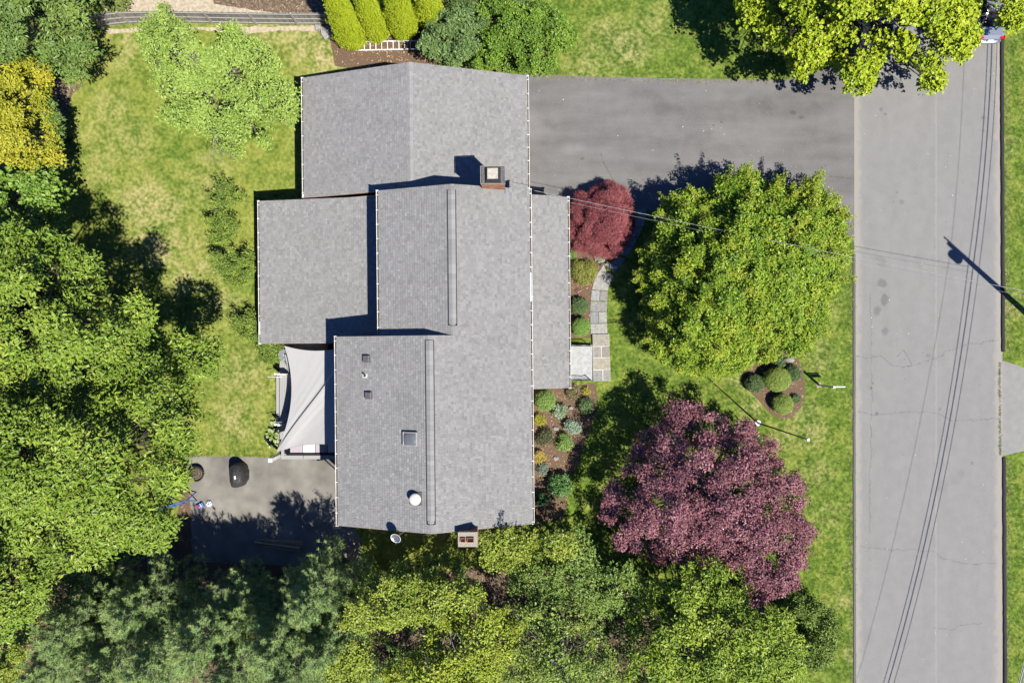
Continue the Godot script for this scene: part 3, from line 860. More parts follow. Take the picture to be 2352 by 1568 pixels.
func bricks(parent, x0: float, x1: float, z0: float, z1: float, y0: float, y1: float, single_from: float, seed_: int):
	var core := MB.new()
	core.box(Vector3((x0 + x1) / 2, (y0 + y1) / 2, (z0 + z1) / 2), Vector3(x1 - x0 - 0.03, y1 - y0, z1 - z0 - 0.03))
	part("core", core.mesh(), M.mortar, parent)
	var cols := [Color(0.36, 0.15, 0.085), Color(0.42, 0.19, 0.11), Color(0.30, 0.12, 0.075), Color(0.46, 0.25, 0.16)]
	var g := rnd(seed_)
	var rest := MB.new()
	var count := 0
	var row := 0
	var y := y1 - 0.07
	while y > y0:
		for f in [[x0, z1, Vector3.RIGHT, x1 - x0, Vector3.BACK], [x1, z1, Vector3.FORWARD, z1 - z0, Vector3.RIGHT], [x1, z0, Vector3.LEFT, x1 - x0, Vector3.FORWARD], [x0, z0, Vector3.BACK, z1 - z0, Vector3.LEFT]]:
			var n := int(round(f[3] / 0.212))
			var w: float = f[3] / n
			for k in range(0, n + (row % 2)):
				var u0: float = k * w - (w * 0.5 if row % 2 else 0.0)
				var a: float = max(u0, 0.0) + 0.005; var c: float = min(u0 + w, f[3]) - 0.005
				if c - a < 0.03: continue
				var mid: Vector3 = Vector3(f[0], y + 0.032, f[1]) + f[2] * (a + c) * 0.5 - f[4] * 0.018
				var t := g.randi() % 4
				var bs := Basis(f[2], Vector3.UP, f[4])
				if y > single_from and count < 300:
					count += 1
					var key := "%d" % int((c - a) * 1000)
					if not brick_mesh.has(key):
						var m := MB.new()
						m.box(Vector3.ZERO, Vector3(c - a, 0.062, 0.036))
						brick_mesh[key] = m.mesh()
					if not M.has("brick_%d" % t): mat("brick_%d" % t, cols[t], 0.9, M.brick.albedo_texture, 3.0)
					var o = part("brick", brick_mesh[key], M["brick_%d" % t], parent)
					o.transform = Transform3D(bs, mid + f[4] * g.randf_range(-0.002, 0.002))
				else:
					rest.box(mid, Vector3(c - a, 0.062, 0.036), bs, cols[t])
		y -= 0.074
		row += 1
	if rest.v.size() > 0:
		var o = part("bricks", rest.mesh(), M.brick, parent)
		o.set_meta("kind", "stuff")
func ridge_caps(parent, x: float, y: float, z0: float, z1: float, half: float, raise: float, base: Color, seed_: int):
	var host = parent
	if raise > 0.03:
		var v := MB.new()
		for s in [-1, 1]:
			v.quad(Vector3(x + s * (half - 0.02), y - half * PITCH + 0.0, z1 if s > 0 else z0), Vector3(x + s * (half - 0.02), y - half * PITCH + 0.0, z0 if s > 0 else z1), Vector3(x + s * (half - 0.02), y - half * PITCH + raise + 0.01, z0 if s > 0 else z1), Vector3(x + s * (half - 0.02), y - half * PITCH + raise + 0.01, z1 if s > 0 else z0))
		for s in [-1, 1]:
			v.box(Vector3(x + s * (half + 0.012), y - (half + 0.012) * PITCH + 0.03, (z0 + z1) / 2), Vector3(0.05, 0.05, z1 - z0), Basis(Vector3.BACK, -s * atan(PITCH)))
		for z in [z0, z1]:
			v.box(Vector3(x, y - half * PITCH * 0.5 + raise * 0.4, z), Vector3(half * 1.9, raise, 0.012))
		host = part("ridge_vent", v.mesh(), M.vent_gap, parent)
	var g := rnd(seed_)
	var step := 0.255
	var n := int((z1 - z0) / step)
	for i in n:
		var z := z0 + i * step
		var k: float = 0.9 + g.randf() * 0.25
		var t := 0.014
		var b := MB.new()
		for s in [-1, 1]:
			var r0 := Vector3(x, y + raise + t, z); var r1 := Vector3(x, y + raise + 0.003, z + step + 0.02)
			var e0 := Vector3(x + s * half, y + raise + t - half * PITCH, z); var e1 := Vector3(x + s * half, y + raise + 0.003 - half * PITCH, z + step + 0.02)
			var dn := Vector3.DOWN * 0.016
			if s < 0:
				b.quad(e0, e1, r1, r0); b.quad(e0 + dn, e1 + dn, e1, e0); b.quad(r0, r0 + dn, e0 + dn, e0)
			else:
				b.quad(r0, r1, e1, e0); b.quad(e0, e1, e1 + dn, e0 + dn); b.quad(e0, e0 + dn, r0 + dn, r0)
		var mk := "cap_%d" % int(k * 20)
		if not M.has(mk): mat(mk, base * (int(k * 20) / 20.0), 0.92, M.shingle.albedo_texture, 0.9)
		part("ridge_cap", b.mesh(), M[mk], host)
func make_house():
	var H = thing("house", "split level house with several grey shingle roofs and white gutters", "house", Vector3.ZERO, 0.0095)
	var E := Vector3.RIGHT; var Z := Vector3.BACK
	var upw := func(dx: float, s: float) -> Vector3: return Vector3(dx, s, 0).normalized()
	var grey := Color(0.262, 0.264, 0.262)
	var ln := func(run: float, s: float) -> float: return run * sqrt(1.0 + s * s)
	# walls
	wall_block(H, -11.7, 0.72, -15.05, -8.3, 3.0, -5.49, 3.0 + 6.2 * 0.31)
	wall_block(H, -6.8, 0.7, -8.08, -0.3, 6.05, -3.05, 7.25)
	wall_block(H, -9.1, 0.7, -0.12, 9.5, 6.05, -4.2, 7.65)
	wall_block(H, -14.3, -6.9, -8.0, -0.25, 2.95, -10, 2.9)
	# garage roof
	var ga := 0.32
	var grey_a := grey
	roof_plane(H, Vector3(-11.98, 3.1, -15.4), Z, 6.95, upw.call(1, ga), ln.call(6.49, ga), grey_a, 1)
	roof_plane(H, Vector3(1.0, 3.1, -15.4), Z, 6.95, upw.call(-1, ga), ln.call(6.49, ga), grey_a, 2)
	roof_plane(H, Vector3(-7.3, 3.1 + ga * 4.68, -8.45), Z, 0.4, upw.call(1, ga), ln.call(1.81, ga), grey_a, 3)
	roof_plane(H, Vector3(1.0, 3.1, -8.45), Z, 0.4, upw.call(-1, ga), ln.call(6.49, ga), grey_a, 4)
	ridge_caps(H, -5.49, 3.1 + ga * 6.49, -15.4, -8.1, 0.16, 0.012, grey_a * 0.84, 5)
	# upper roof over the middle, and the taller roof over the south end
	roof_plane(H, Vector3(-7.1, 6.1, -8.15), Z, 7.95, upw.call(1, PITCH), ln.call(4.05, PITCH), grey, 6)
	roof_plane(H, Vector3(1.0, 6.1, -8.15), Z, 7.8, upw.call(-1, PITCH), ln.call(4.05, PITCH), grey, 7)
	ridge_caps(H, -3.05, 6.1 + PITCH * 4.05, -7.85, -0.85, 0.19, 0.065, grey * 0.84, 8)
	roof_plane(H, Vector3(-9.42, 6.1, -0.35), Z, 10.13, upw.call(1, PITCH), ln.call(5.21, PITCH), grey, 9, 0.028, 150)
	roof_plane(H, Vector3(1.0, 6.1, -0.349), Z, 10.13, upw.call(-1, PITCH), ln.call(5.21, PITCH), grey, 10, 0.028, 150)
	ridge_caps(H, -4.21, 6.1 + PITCH * 5.21, -0.1, 9.3, 0.19, 0.065, grey * 0.84, 11)
	ridge_caps(H, -4.21, 6.1 + PITCH * 5.21 - 0.01, 9.3, 9.78, 0.19, 0.012, grey * 0.84, 12)
	# low roofs: family room and porch
	roof_plane(H, Vector3(-14.62, 3.0, -8.3), Z, 8.3, upw.call(1, 0.14), ln.call(7.75, 0.14), grey, 13, 0.036)
	roof_plane(H, Vector3(3.3, 3.0, -8.37), Z, 11.1, upw.call(-1, 0.36), ln.call(2.55, 0.36), grey, 14)
	# gutters
	gutter(H, Vector3(-11.98, 3.08, -15.42), Vector3(-11.98, 3.08, -8.47), -E, 1)
	gutter(H, Vector3(1.0, 3.08, -15.42), Vector3(1.0, 3.08, -8.16), E, 2)
	gutter(H, Vector3(-7.1, 6.08, -8.17), Vector3(-7.1, 6.08, -0.38), -E, 3)
	gutter(H, Vector3(1.0, 6.08, -8.17), Vector3(1.0, 6.08, 9.8), E, 4)
	gutter(H, Vector3(-9.42, 6.08, -0.37), Vector3(-9.42, 6.08, 9.8), -E, 5)
	gutter(H, Vector3(-14.62, 2.98, -8.32), Vector3(-14.62, 2.98, 0.02), -E, 6)
	gutter(H, Vector3(3.3, 2.98, -8.39), Vector3(3.3, 2.98, 2.75), E, 7)
	for d in [[-7.0, 6.0, -0.30, 4.2], [3.2, 2.95, -8.2, 0.1], [-9.3, 6.0, 9.55, 0.1]]:
		var b := MB.new()
		b.tube([Vector3(d[0], d[1], d[2]), Vector3(d[0], d[3], d[2])], [0.04, 0.04], 8)
		part("downspout", b.mesh(), M.white_metal, H)
	# openings
	for w in [[0.7, 4.6, -6.3], [0.7, 4.6, -3.6], [0.7, 4.6, 1.4], [0.7, 4.6, 4.6], [0.7, 4.6, 7.6], [0.7, 1.7, 4.6], [0.7, 1.7, 7.6]]:
		window(H, Vector3(w[0] + 0.02, w[1], w[2]), E, 1.3, 1.2)
	for w in [[-9.1, 4.6, 1.4], [-9.1, 4.6, 6.6], [-11.7, 1.7, -12.0], [-14.3, 1.6, -5.5], [-14.3, 1.6, -2.6]]:
		window(H, Vector3(w[0] - 0.02, w[1], w[2]), -E, 1.2, 1.1)
	window(H, Vector3(-6.5, 4.4, 9.52), Z, 1.1, 1.2)
	window(H, Vector3(-3.0, 1.7, -15.07), -Z, 1.1, 1.0)
	for z in [-13.6, -10.4]:
		var gb := MB.new()
		for k in 4: gb.slab(Vector3(0.75, 0.29 + k * 0.53, z), Vector3(0.05, 0.51, 2.5), 0.006)
		part("garage_door", gb.mesh(), M.white_paint, H)
	var door := MB.new()
	door.box(Vector3(0.75, 1.75, 0.3), Vector3(0.05, 2.0, 0.92))
	var dr = part("door", door.mesh(), M.flue, H)
	var knob := MB.new()
	knob.lathe([Vector2(0, -0.03), Vector2(0.03, 0), Vector2(0, 0.03)], 10, Transform3D(Basis(), Vector3(0.80, 1.7, 0.0)))
	part("handle", knob.mesh(), M.galvanised, dr)
	var sd := MB.new()
	sd.box(Vector3(-9.13, 1.65, 3.2), Vector3(0.04, 2.0, 1.8))
	part("patio_door", sd.mesh(), M.glass, H)
	for z in [-8.0, -3.9, 2.4]:
		var pb := MB.new()
		pb.box(Vector3(3.1, 1.4, z), Vector3(0.14, 2.9, 0.14))
		part("porch_post", pb.mesh(), M.white_paint, H)
	var pf := MB.new()
	pf.slab(Vector3(1.95, 0.36, 0.3), Vector3(2.5, 0.72, 4.6), 0.01)
	part("porch_floor", pf.mesh(), M.concrete, H)
	make_chimneys(H)
	make_roof_fittings()
func make_chimneys(H):
	# broad brick chimney with a metal cap, rising through the garage roof
	var c := Node3D.new(); c.name = "chimney"; H.add_child(c, true)
	c.set_meta("label", "broad brick chimney with slate shoulders and a square metal cap")
	var x0 := -1.53; var x1 := -0.27; var z0 := -8.92; var z1 := -7.99
	bricks(c, x0 + 0.03, x1 - 0.03, z0 + 0.03, z1 - 0.03, 3.5, 7.98, 6.55, 31)
	var t := MB.new()
	var xm := (x0 + x1) / 2; var zm := (z0 + z1) / 2
	for s in [[x0 + 0.015, zm, 0.03, z1 - z0], [x1 - 0.015, zm, 0.03, z1 - z0], [xm, z1 - 0.015, x1 - x0 - 0.062, 0.03], [xm, z0 + 0.015, x1 - x0 - 0.062, 0.03]]:
		t.slab(Vector3(s[0], 8.02, s[1]), Vector3(s[2], 0.07, s[3]), 0.008)
	part("rim", t.mesh(), M.crown_mortar, c)
	var sl := MB.new()
	sl.slab(Vector3(x0 + 0.16, 8.0, zm), Vector3(0.22, 0.05, z1 - z0 - 0.1), 0.01, Basis(Vector3.UP, 0.02))
	sl.slab(Vector3(x1 - 0.16, 8.003, zm), Vector3(0.22, 0.05, z1 - z0 - 0.1), 0.01, Basis(Vector3.UP, -0.03))
	sl.box(Vector3(xm, 7.985, zm), Vector3(x1 - x0 - 0.52, 0.02, z1 - z0 - 0.12))
	part("crown", sl.mesh(), M.slate, c)
	var hp := MB.new()
	var a := 0.40; var b := 0.285; var cy := Vector3(xm + 0.0, 8.0, zm - 0.01)
	var low := []; var top := []
	for k in [[-1, 1], [1, 1], [1, -1], [-1, -1]]:
		low.append(cy + Vector3(k[0] * a, 0.03, k[1] * a)); top.append(cy + Vector3(k[0] * b, 0.30, k[1] * b))
	hp.hexa(low + top)
	part("chimney_cap", hp.mesh(), M.dark_metal, c)
	var lid := MB.new()
	lid.slab(cy + Vector3(0, 0.335, 0), Vector3(b * 1.9, 0.05, b * 1.9), 0.012)
	part("lid", lid.mesh(), M.cap_metal, c)
	var fl := MB.new()
	fl.box(Vector3(x1 + 0.06, 6.58, z1 + 0.06), Vector3(0.14, 0.012, 0.3), Basis(Vector3.BACK, -0.33))
	fl.box(Vector3(x0 - 0.05, 6.96, z1 - 0.02), Vector3(0.12, 0.012, 0.22), Basis(Vector3.BACK, -0.33))
	part("flashing", fl.mesh(), M.flashing, c)
	# tall brick chimney with two flues on the south gable
	var d := Node3D.new(); d.name = "chimney"; H.add_child(d, true)
	d.set_meta("label", "tall brick chimney with a cement crown and two square clay flues")
	x0 = -2.86; x1 = -1.84; z0 = 9.66; z1 = 10.43
	bricks(d, x0 + 0.03, x1 - 0.03, z0 + 0.03, z1 - 0.03, 0.0, 7.86, 6.3, 32)
	xm = (x0 + x1) / 2; zm = (z0 + z1) / 2
	var cr := MB.new()
	var o := [Vector3(x0, 7.86, z1), Vector3(x1, 7.86, z1), Vector3(x1, 7.86, z0), Vector3(x0, 7.86, z0)]
	var ot := []
	for p in o: ot.append(Vector3(lerp(p.x, xm, 0.03), 7.98, lerp(p.z, zm, 0.03)))
	cr.hexa(o + ot)
	part("crown", cr.mesh(), M.crown_mortar, d)
	for f in [[-0.235, 0.26, 0.22], [0.14, 0.36, 0.25]]:
		var fb := MB.new()
		var mid := Vector3(xm + f[0], 8.02, zm + 0.0)
		for s in [-1, 1]:
			fb.slab(mid + Vector3(s * (f[1] / 2 - 0.018), 0, 0), Vector3(0.036, 0.16, f[2]), 0.008)
			fb.slab(mid + Vector3(0, 0, s * (f[2] / 2 - 0.018)), Vector3(f[1] - 0.072, 0.158, 0.036), 0.008)
		part("flue", fb.mesh(), M.flue, d)
		var so := MB.new()
		so.box(mid + Vector3(0, -0.03, 0), Vector3(f[1] - 0.07, 0.03, f[2] - 0.07))
		part("flue_soot", so.mesh(), M.soot, d)
	var fl2 := MB.new()
	for k in 5: fl2.box(Vector3(x0 + 0.1 + k * 0.2, 6.1 + PITCH * (1.0 - (x0 + 0.1 + k * 0.2)) + 0.08, z0 - 0.012), Vector3(0.21, 0.15, 0.012))
	part("flashing", fl2.mesh(), M.flashing, d)
func roof_y(x: float) -> float:
	return 6.1 + PITCH * (x + 9.42) if x < -4.21 else 6.1 + PITCH * (1.0 - x)
func make_roof_fittings():
	var tilt := Basis(Vector3.BACK, atan(PITCH))
	for v in [[-7.67, 0.91, "dark box vent on the west roof slope beside the pipe"], [-7.55, 2.83, "dark box vent on the west roof slope between pipe and skylight"]]:
		var p := Vector3(v[0], roof_y(v[0] - 0.0), v[1])
		var r = thing("roof_vent", v[2], "vent", p, 0.0095, "box vents on the roof")
		var b := MB.new()
		b.slab(Vector3(0, 0.13, 0), Vector3(0.36, 0.14, 0.36), 0.03, tilt)
		part("hood", b.mesh(), M.brown_vent, r)
		var f := MB.new()
		f.box(Vector3(0.02, 0.03, 0), Vector3(0.46, 0.02, 0.42), tilt)
		part("flange", f.mesh(), M.flashing, r)
	var p2 := Vector3(-7.72, roof_y(-7.72), 1.81)
	var pipe = thing("vent_pipe", "short plumbing vent pipe with a pale boot on the roof", "pipe", p2, 0.0)
	var pb := MB.new()
	pb.lathe([Vector2(0.035, 0.36), Vector2(0.045, 0.36), Vector2(0.045, -0.02)], 12)
	part("pipe", pb.mesh(), M.dark_metal, pipe)
	var pf := MB.new()
	pf.lathe([Vector2(0.05, 0.10), Vector2(0.085, 0.06), Vector2(0.10, 0.02)], 12, Transform3D(tilt, Vector3.ZERO))
	pf.box(Vector3(-0.04, 0.016, 0.0), Vector3(0.3, 0.012, 0.22), tilt)
	part("boot", pf.mesh(), M.vent_white, pipe)
	# domed skylight
	var sx := -5.2
	var sk = thing("skylight", "grey domed skylight in a metal frame on the roof", "skylight", Vector3(sx, roof_y(sx), 5.0), 0.0095)
	var fr := MB.new()
	for s in [-1, 1]:
		fr.slab(Vector3.ZERO + tilt * Vector3(s * 0.37, 0.09, 0), Vector3(0.07, 0.18, 0.72), 0.012, tilt)
		fr.slab(Vector3.ZERO + tilt * Vector3(0, 0.088, s * 0.33), Vector3(0.67, 0.176, 0.06), 0.012, tilt)
	part("frame", fr.mesh(), M.skylight_frame, sk)
	var dm := MB.new()
	var n := 12
	for i in n:
		for j in n:
			var q := []; var qn := []
			for k in [[0, 0], [0, 1], [1, 1], [1, 0]]:
				var u: float = -1.0 + 2.0 * (i + k[0]) / n; var w: float = -1.0 + 2.0 * (j + k[1]) / n
				q.append(tilt * Vector3(u * 0.335, 0.165 + 0.13 * pow((1 - pow(abs(u), 3.0)) * (1 - pow(abs(w), 3.0)), 0.6), w * 0.30))
				qn.append((tilt * Vector3(u * abs(u) * 0.6, 1.0, w * abs(w) * 0.6)).normalized())
			dm.tris(q[0], q[1], q[2], qn[0], qn[1], qn[2]); dm.tris(q[0], q[2], q[3], qn[0], qn[2], qn[3])
	part("dome", dm.mesh(), M.skylight, sk)
	# round attic fan
	var fx := -4.95
	var fan = thing("attic_fan", "round off-white attic fan dome on the roof", "fan", Vector3(fx, roof_y(fx), 8.05), 0.0)
	var fb := MB.new()
	fb.lathe([Vector2(0.0, 0.36), Vector2(0.10, 0.355), Vector2(0.20, 0.335), Vector2(0.27, 0.30), Vector2(0.305, 0.25), Vector2(0.305, 0.22), Vector2(0.20, 0.21)], 28)
	for k in 3: fb.box(Vector3((k - 1) * 0.07, 0.352, 0), Vector3(0.012, 0.016, 0.22))
	part("cap", fb.mesh(), M.vent_white, fan)
	var fs := MB.new()
	fs.lathe([Vector2(0.20, 0.22), Vector2(0.20, -0.05)], 20)
	fs.box(Vector3(0, 0.02, 0), Vector3(0.68, 0.015, 0.68), tilt)
	part("base", fs.mesh(), M.brown_vent, fan)
	# dish antenna on the south rake
	var dish = thing("dish_antenna", "small grey dish antenna bracketed to the south gable edge", "antenna", Vector3(-5.72, 7.25, 9.8))
	var db := MB.new()
	db.tube([Vector3(0, 0, 0), Vector3(0.0, 0.05, 0.12), Vector3(-0.1, 0.55, 0.16)], [0.022, 0.022, 0.022], 8)
	db.tube([Vector3(0.25, -0.1, 0.0), Vector3(-0.02, 0.25, 0.13)], [0.014, 0.014], 6)
	part("mast", db.mesh(), M.galvanised, dish)
	var lt := Transform3D(Basis(Vector3(1, 0, 0.6).normalized(), 0.50), Vector3(-0.18, 0.62, 0.18))
	var ds := MB.new()
	ds.lathe([Vector2(0.0, 0.0), Vector2(0.10, 0.012), Vector2(0.19, 0.04), Vector2(0.255, 0.08)], 30, lt)
	part("reflector", ds.mesh(), M.galvanised, dish)
	var rm := MB.new()
	rm.lathe([Vector2(0.25, 0.07), Vector2(0.275, 0.082), Vector2(0.275, 0.095), Vector2(0.25, 0.088)], 30, lt)
	part("rim", rm.mesh(), M.white_metal, dish)
	var fd := MB.new()
	fd.tube([lt * Vector3(0.2, -0.03, 0.2), lt * Vector3(0.12, 0.30, 0.12)], [0.012, 0.012], 6)
	fd.box(lt * Vector3(0.10, 0.32, 0.10), Vector3(0.06, 0.06, 0.06))
	part("feed_arm", fd.mesh(), M.dark_metal, dish)

# ---------------------------------------------------------------- deck, shade sail and what stands there
const DECK := 0.58
func make_deck():
	var D = thing("deck", "grey composite deck with steps behind the house", "deck")
	var g := rnd(3)
	var x := -14.33
	while x < -9.2:
		var b := MB.new()
		var k := 0
		b.slab(Vector3(x + 0.069, DECK - 0.015, 3.44), Vector3(0.136, 0.03, 7.1), 0.004)
		part("plank", b.mesh(), M.deck_board, D, Vector3(0, g.randf_range(-0.001, 0.001), 0))
		x += 0.142
	var f := MB.new()
	f.box(Vector3(-14.36, DECK / 2 - 0.03, 3.44), Vector3(0.03, DECK - 0.06, 7.1))
	f.box(Vector3(-11.75, DECK / 2 - 0.03, 7.0), Vector3(5.1, DECK - 0.06, 0.03))
	part("skirting", f.mesh(), M.deck_side, D)
	for s in [[0.34, -14.51, 2.15, 4.9]]:
		var b := MB.new()
		b.slab(Vector3(s[1], s[0] - 0.015, (s[2] + s[3]) / 2), Vector3(0.27, 0.03, s[3] - s[2]), 0.004)
		part("step", b.mesh(), M.deck_board, D)
		var c := MB.new()
		c.box(Vector3(s[1], (s[0] - 0.03) / 2, (s[2] + s[3]) / 2), Vector3(0.22, s[0] - 0.032, s[3] - s[2] - 0.02))
		part("riser", c.mesh(), M.deck_side, D)
	# stair railings: two white posts, panel and a thin handrail each
	for r in [[1.98, 0.17, false], [5.05, -0.17, true]]:
		var p := MB.new()
		p.slab(Vector3(-14.40, 0.62, r[0]), Vector3(0.13, 1.24, 0.13), 0.02)
		part("rail_post", p.mesh(), M.white_paint, D)
		var p2 := MB.new()
		p2.slab(Vector3(-14.12, 1.02, r[0]), Vector3(0.13, 0.92, 0.13), 0.02)
		part("rail_post", p2.mesh(), M.white_paint, D)
		var h := MB.new()
		h.tube([Vector3(-14.92, 0.98, r[0] + r[1]), Vector3(-14.2, 1.28, r[0] + r[1]), Vector3(-13.95, 1.28, r[0] + r[1])], [0.022, 0.022, 0.022], 8)
		h.box(Vector3(-14.26, 1.2, r[0] + r[1] * 0.5), Vector3(0.02, 0.02, abs(r[1])))
		part("handrail", h.mesh(), M.white_metal if not r[2] else M.grey_metal, D)
		var pn := MB.new()
		pn.box(Vector3(-13.86, 1.0, r[0]), Vector3(0.36, 0.86, 0.05))
		part("rail_panel", pn.mesh(), M.white_paint if not r[2] else M.grey_metal, D)
	# bench rail along the south edge
	for k in 4:
		var b := MB.new()
		b.slab(Vector3(-13.27 + k * 1.18, 1.22, 7.03), Vector3(1.15, 0.05, 0.22), 0.008)
		part("bench_rail", b.mesh(), M.deck_board, D)
	var cr := MB.new()
	cr.slab(Vector3(-13.93, 1.235, 6.72), Vector3(0.18, 0.06, 0.84), 0.008)
	part("corner_rail", cr.mesh(), M.deck_board, D)
	var w := MB.new()
	w.box(Vector3(-11.4, 0.88, 7.03), Vector3(4.9, 0.6, 0.05))
	part("rail_panel", w.mesh(), M.deck_side, D)
	# post that holds the sail
	var P = thing("sail_post", "square white post with a cap at the deck corner", "post", Vector3(-14.26, 0, 7.0))
	var pb := MB.new()
	pb.box(Vector3(0, 1.22, 0), Vector3(0.19, 2.44, 0.19), Basis(Vector3.UP, 0.05))
	part("shaft", pb.mesh(), M.white_paint, P)
	var pc := MB.new()
	pc.slab(Vector3(0, 2.47, 0), Vector3(0.24, 0.06, 0.24), 0.02, Basis(Vector3.UP, 0.05))
	part("cap", pc.mesh(), M.white_paint, P)
	make_sail()
	# outdoor sofa along the rail
	var S = thing("outdoor_sofa", "long outdoor sofa with lilac and white cushions along the deck rail", "sofa", Vector3(-13.55, DECK, 6.1))
	var fr := MB.new()
	fr.slab(Vector3(1.9, 0.16, 0.35), Vector3(3.9, 0.28, 0.85), 0.02)
	fr.slab(Vector3(1.9, 0.36, 0.78), Vector3(3.9, 0.5, 0.08), 0.02)
	part("frame", fr.mesh(), M.wicker, S)
	for k in 5:
		var c := MB.new()
		c.slab(Vector3(0.36 + k * 0.77, 0.39, 0.32), Vector3(0.75, 0.16, 0.74), 0.045)
		part("cushion", c.mesh(), M.cushion_white if k % 2 else M.cushion_lilac, S)
	# covered table, round lattice table, folded chair and sling chairs
	var T = thing("covered_table", "long patio table under a dark grey cover by the back wall", "table", Vector3(-12.2, DECK, 0.35))
	var tb := MB.new()
	tb.slab(Vector3(0, 0.42, 0.35), Vector3(2.3, 0.72, 1.15), 0.12)
	part("cover", tb.mesh(), M.grey_cover, T)
	var legs := MB.new()
	for k in [[-1, -1], [1, -1], [1, 1], [-1, 1]]: legs.box(Vector3(k[0] * 1.0, 0.04, 0.35 + k[1] * 0.45), Vector3(0.05, 0.08, 0.05))
	part("feet", legs.mesh(), M.dark_metal, T)
	var C = thing("lounge_chair", "sling chair with a bent grey tube frame beside the covered table", "chair", Vector3(-10.5, DECK, 0.55))
	for s in [-1, 1]:
		var t := MB.new()
		t.tube([Vector3(-0.4, 0.0, s * 0.3), Vector3(-0.4, 0.5, s * 0.3), Vector3(0.25, 0.62, s * 0.3), Vector3(0.4, 0.5, s * 0.3), Vector3(0.42, 0.0, s * 0.3)], [0.022, 0.022, 0.022, 0.022, 0.022], 8)
		part("arm_frame", t.mesh(), M.grey_metal, C)
	var se := MB.new()
	se.box(Vector3(0.0, 0.36, 0), Vector3(0.7, 0.03, 0.56), Basis(Vector3.BACK, 0.12))
	part("seat", se.mesh(), M.dark_cloth, C)
	var bk := MB.new()
	bk.box(Vector3(-0.46, 0.66, 0), Vector3(0.03, 0.66, 0.56), Basis(Vector3.BACK, 0.35))
	part("backrest", bk.mesh(), M.dark_cloth, C)
	var R = thing("lattice_table", "small round grey metal table with a pierced top", "table", Vector3(-13.85, DECK, 0.82))
	var rt := MB.new()
	rt.lathe([Vector2(0.0, 0.66), Vector2(0.10, 0.66), Vector2(0.10, 0.68), Vector2(0.0, 0.68)], 16)
	for k in 3: rt.lathe([Vector2(0.13 + k * 0.08, 0.66), Vector2(0.175 + k * 0.08, 0.66), Vector2(0.175 + k * 0.08, 0.68), Vector2(0.13 + k * 0.08, 0.68), Vector2(0.13 + k * 0.08, 0.66)], 28)
	for k in 10: rt.box(Vector3(cos(TAU * k / 10), 0, sin(TAU * k / 10)) * 0.21 + Vector3.UP * 0.664, Vector3(0.26, 0.012, 0.02), Basis(Vector3.UP, -TAU * k / 10))
	part("table_top", rt.mesh(), M.grey_metal, R)
	for k in 3:
		var a := TAU * k / 3
		var l := MB.new()
		l.tube([Vector3(cos(a) * 0.1, 0.66, sin(a) * 0.1), Vector3(cos(a) * 0.26, 0.0, sin(a) * 0.26)], [0.014, 0.014], 6)
		part("leg", l.mesh(), M.grey_metal, R)
	var F = thing("folded_umbrella", "closed grey patio umbrella lying along the deck edge", "umbrella", Vector3(-13.6, DECK, 1.0))
	var fu := MB.new()
	fu.tube([Vector3(-0.12, 0.85, -0.2), Vector3(0.0, 0.87, 0.15), Vector3(0.12, 0.9, 0.7), Vector3(0.15, 0.9, 0.85)], [0.05, 0.09, 0.10, 0.05], 10)
	part("canopy", fu.mesh(), M.grey_metal, F)
	var fp := MB.new()
	fp.tube([Vector3(-0.12, 0.85, -0.2), Vector3(-0.2, 0.0, -0.3)], [0.02, 0.02], 8)
	fp.tube([Vector3(0.15, 0.9, 0.8), Vector3(0.2, 0.0, 0.85)], [0.02, 0.02], 8)
	part("pole", fp.mesh(), M.dark_metal, F)
	var A = thing("sling_chair", "dark grey sling chair half under the shade sail", "chair", Vector3(-13.45, DECK, 4.35), 0.5)
	var a1 := MB.new()
	a1.box(Vector3(0, 0.38, 0), Vector3(0.55, 0.03, 0.52), Basis(Vector3.BACK, 0.1))
	part("seat", a1.mesh(), M.grey_cover, A)
	var a2 := MB.new()
	a2.box(Vector3(0.32, 0.68, 0), Vector3(0.03, 0.62, 0.52), Basis(Vector3.BACK, -0.3))
	part("backrest", a2.mesh(), M.grey_cover, A)
	for k in [[-1, -1], [1, -1], [1, 1], [-1, 1]]:
		var l := MB.new()
		l.tube([Vector3(k[0] * 0.26, 0.0, k[1] * 0.27), Vector3(k[0] * 0.24, 0.55, k[1] * 0.27)], [0.016, 0.016], 6)
		part("leg", l.mesh(), M.grey_metal, A)
	# pots by the deck
	for p in [[-14.78, 1.10, 0.24, 0.36, "pale round pot with dark soil beside the deck steps", "soil"], [-15.25, 0.72, 0.28, 0.34, "wide grey pot of leafy plants on the lawn by the deck", "leafy"], [-15.65, 0.28, 0.22, 0.30, "grey pot of leafy plants nearer the house corner", "leafy"]]:
		var t = thing("flower_pot", p[4], "pot", Vector3(p[0], 0, p[1]))
		var b := MB.new()
		b.lathe([Vector2(0.0, 0.0), Vector2(p[2] * 0.72, 0.0), Vector2(p[2] * 0.95, p[3] - 0.05), Vector2(p[2], p[3] - 0.05), Vector2(p[2], p[3]), Vector2(p[2] * 0.86, p[3]), Vector2(p[2] * 0.82, p[3] - 0.08)], 24)
		part("pot", b.mesh(), M.pot if p[5] == "soil" else M.grey_metal, t)
		var s := MB.new()
		s.lathe([Vector2(p[2] * 0.83, p[3] - 0.07), Vector2(0.0, p[3] - 0.06)], 20)
		part("soil", s.mesh(), M.pot_soil, t)
		leafy_ball(t, Vector3(0.05, p[3] + 0.02, -0.02), Vector3(p[2] * (0.6 if p[5] == "soil" else 1.1), 0.14, p[2] * (0.4 if p[5] == "soil" else 1.1)), leaf.bush, [Color(0.10, 0.19, 0.02), Color(0.18, 0.27, 0.03)], 14 if p[5] == "soil" else 60, int(p[0] * 100) + 5000, M.leaf, 1.1)
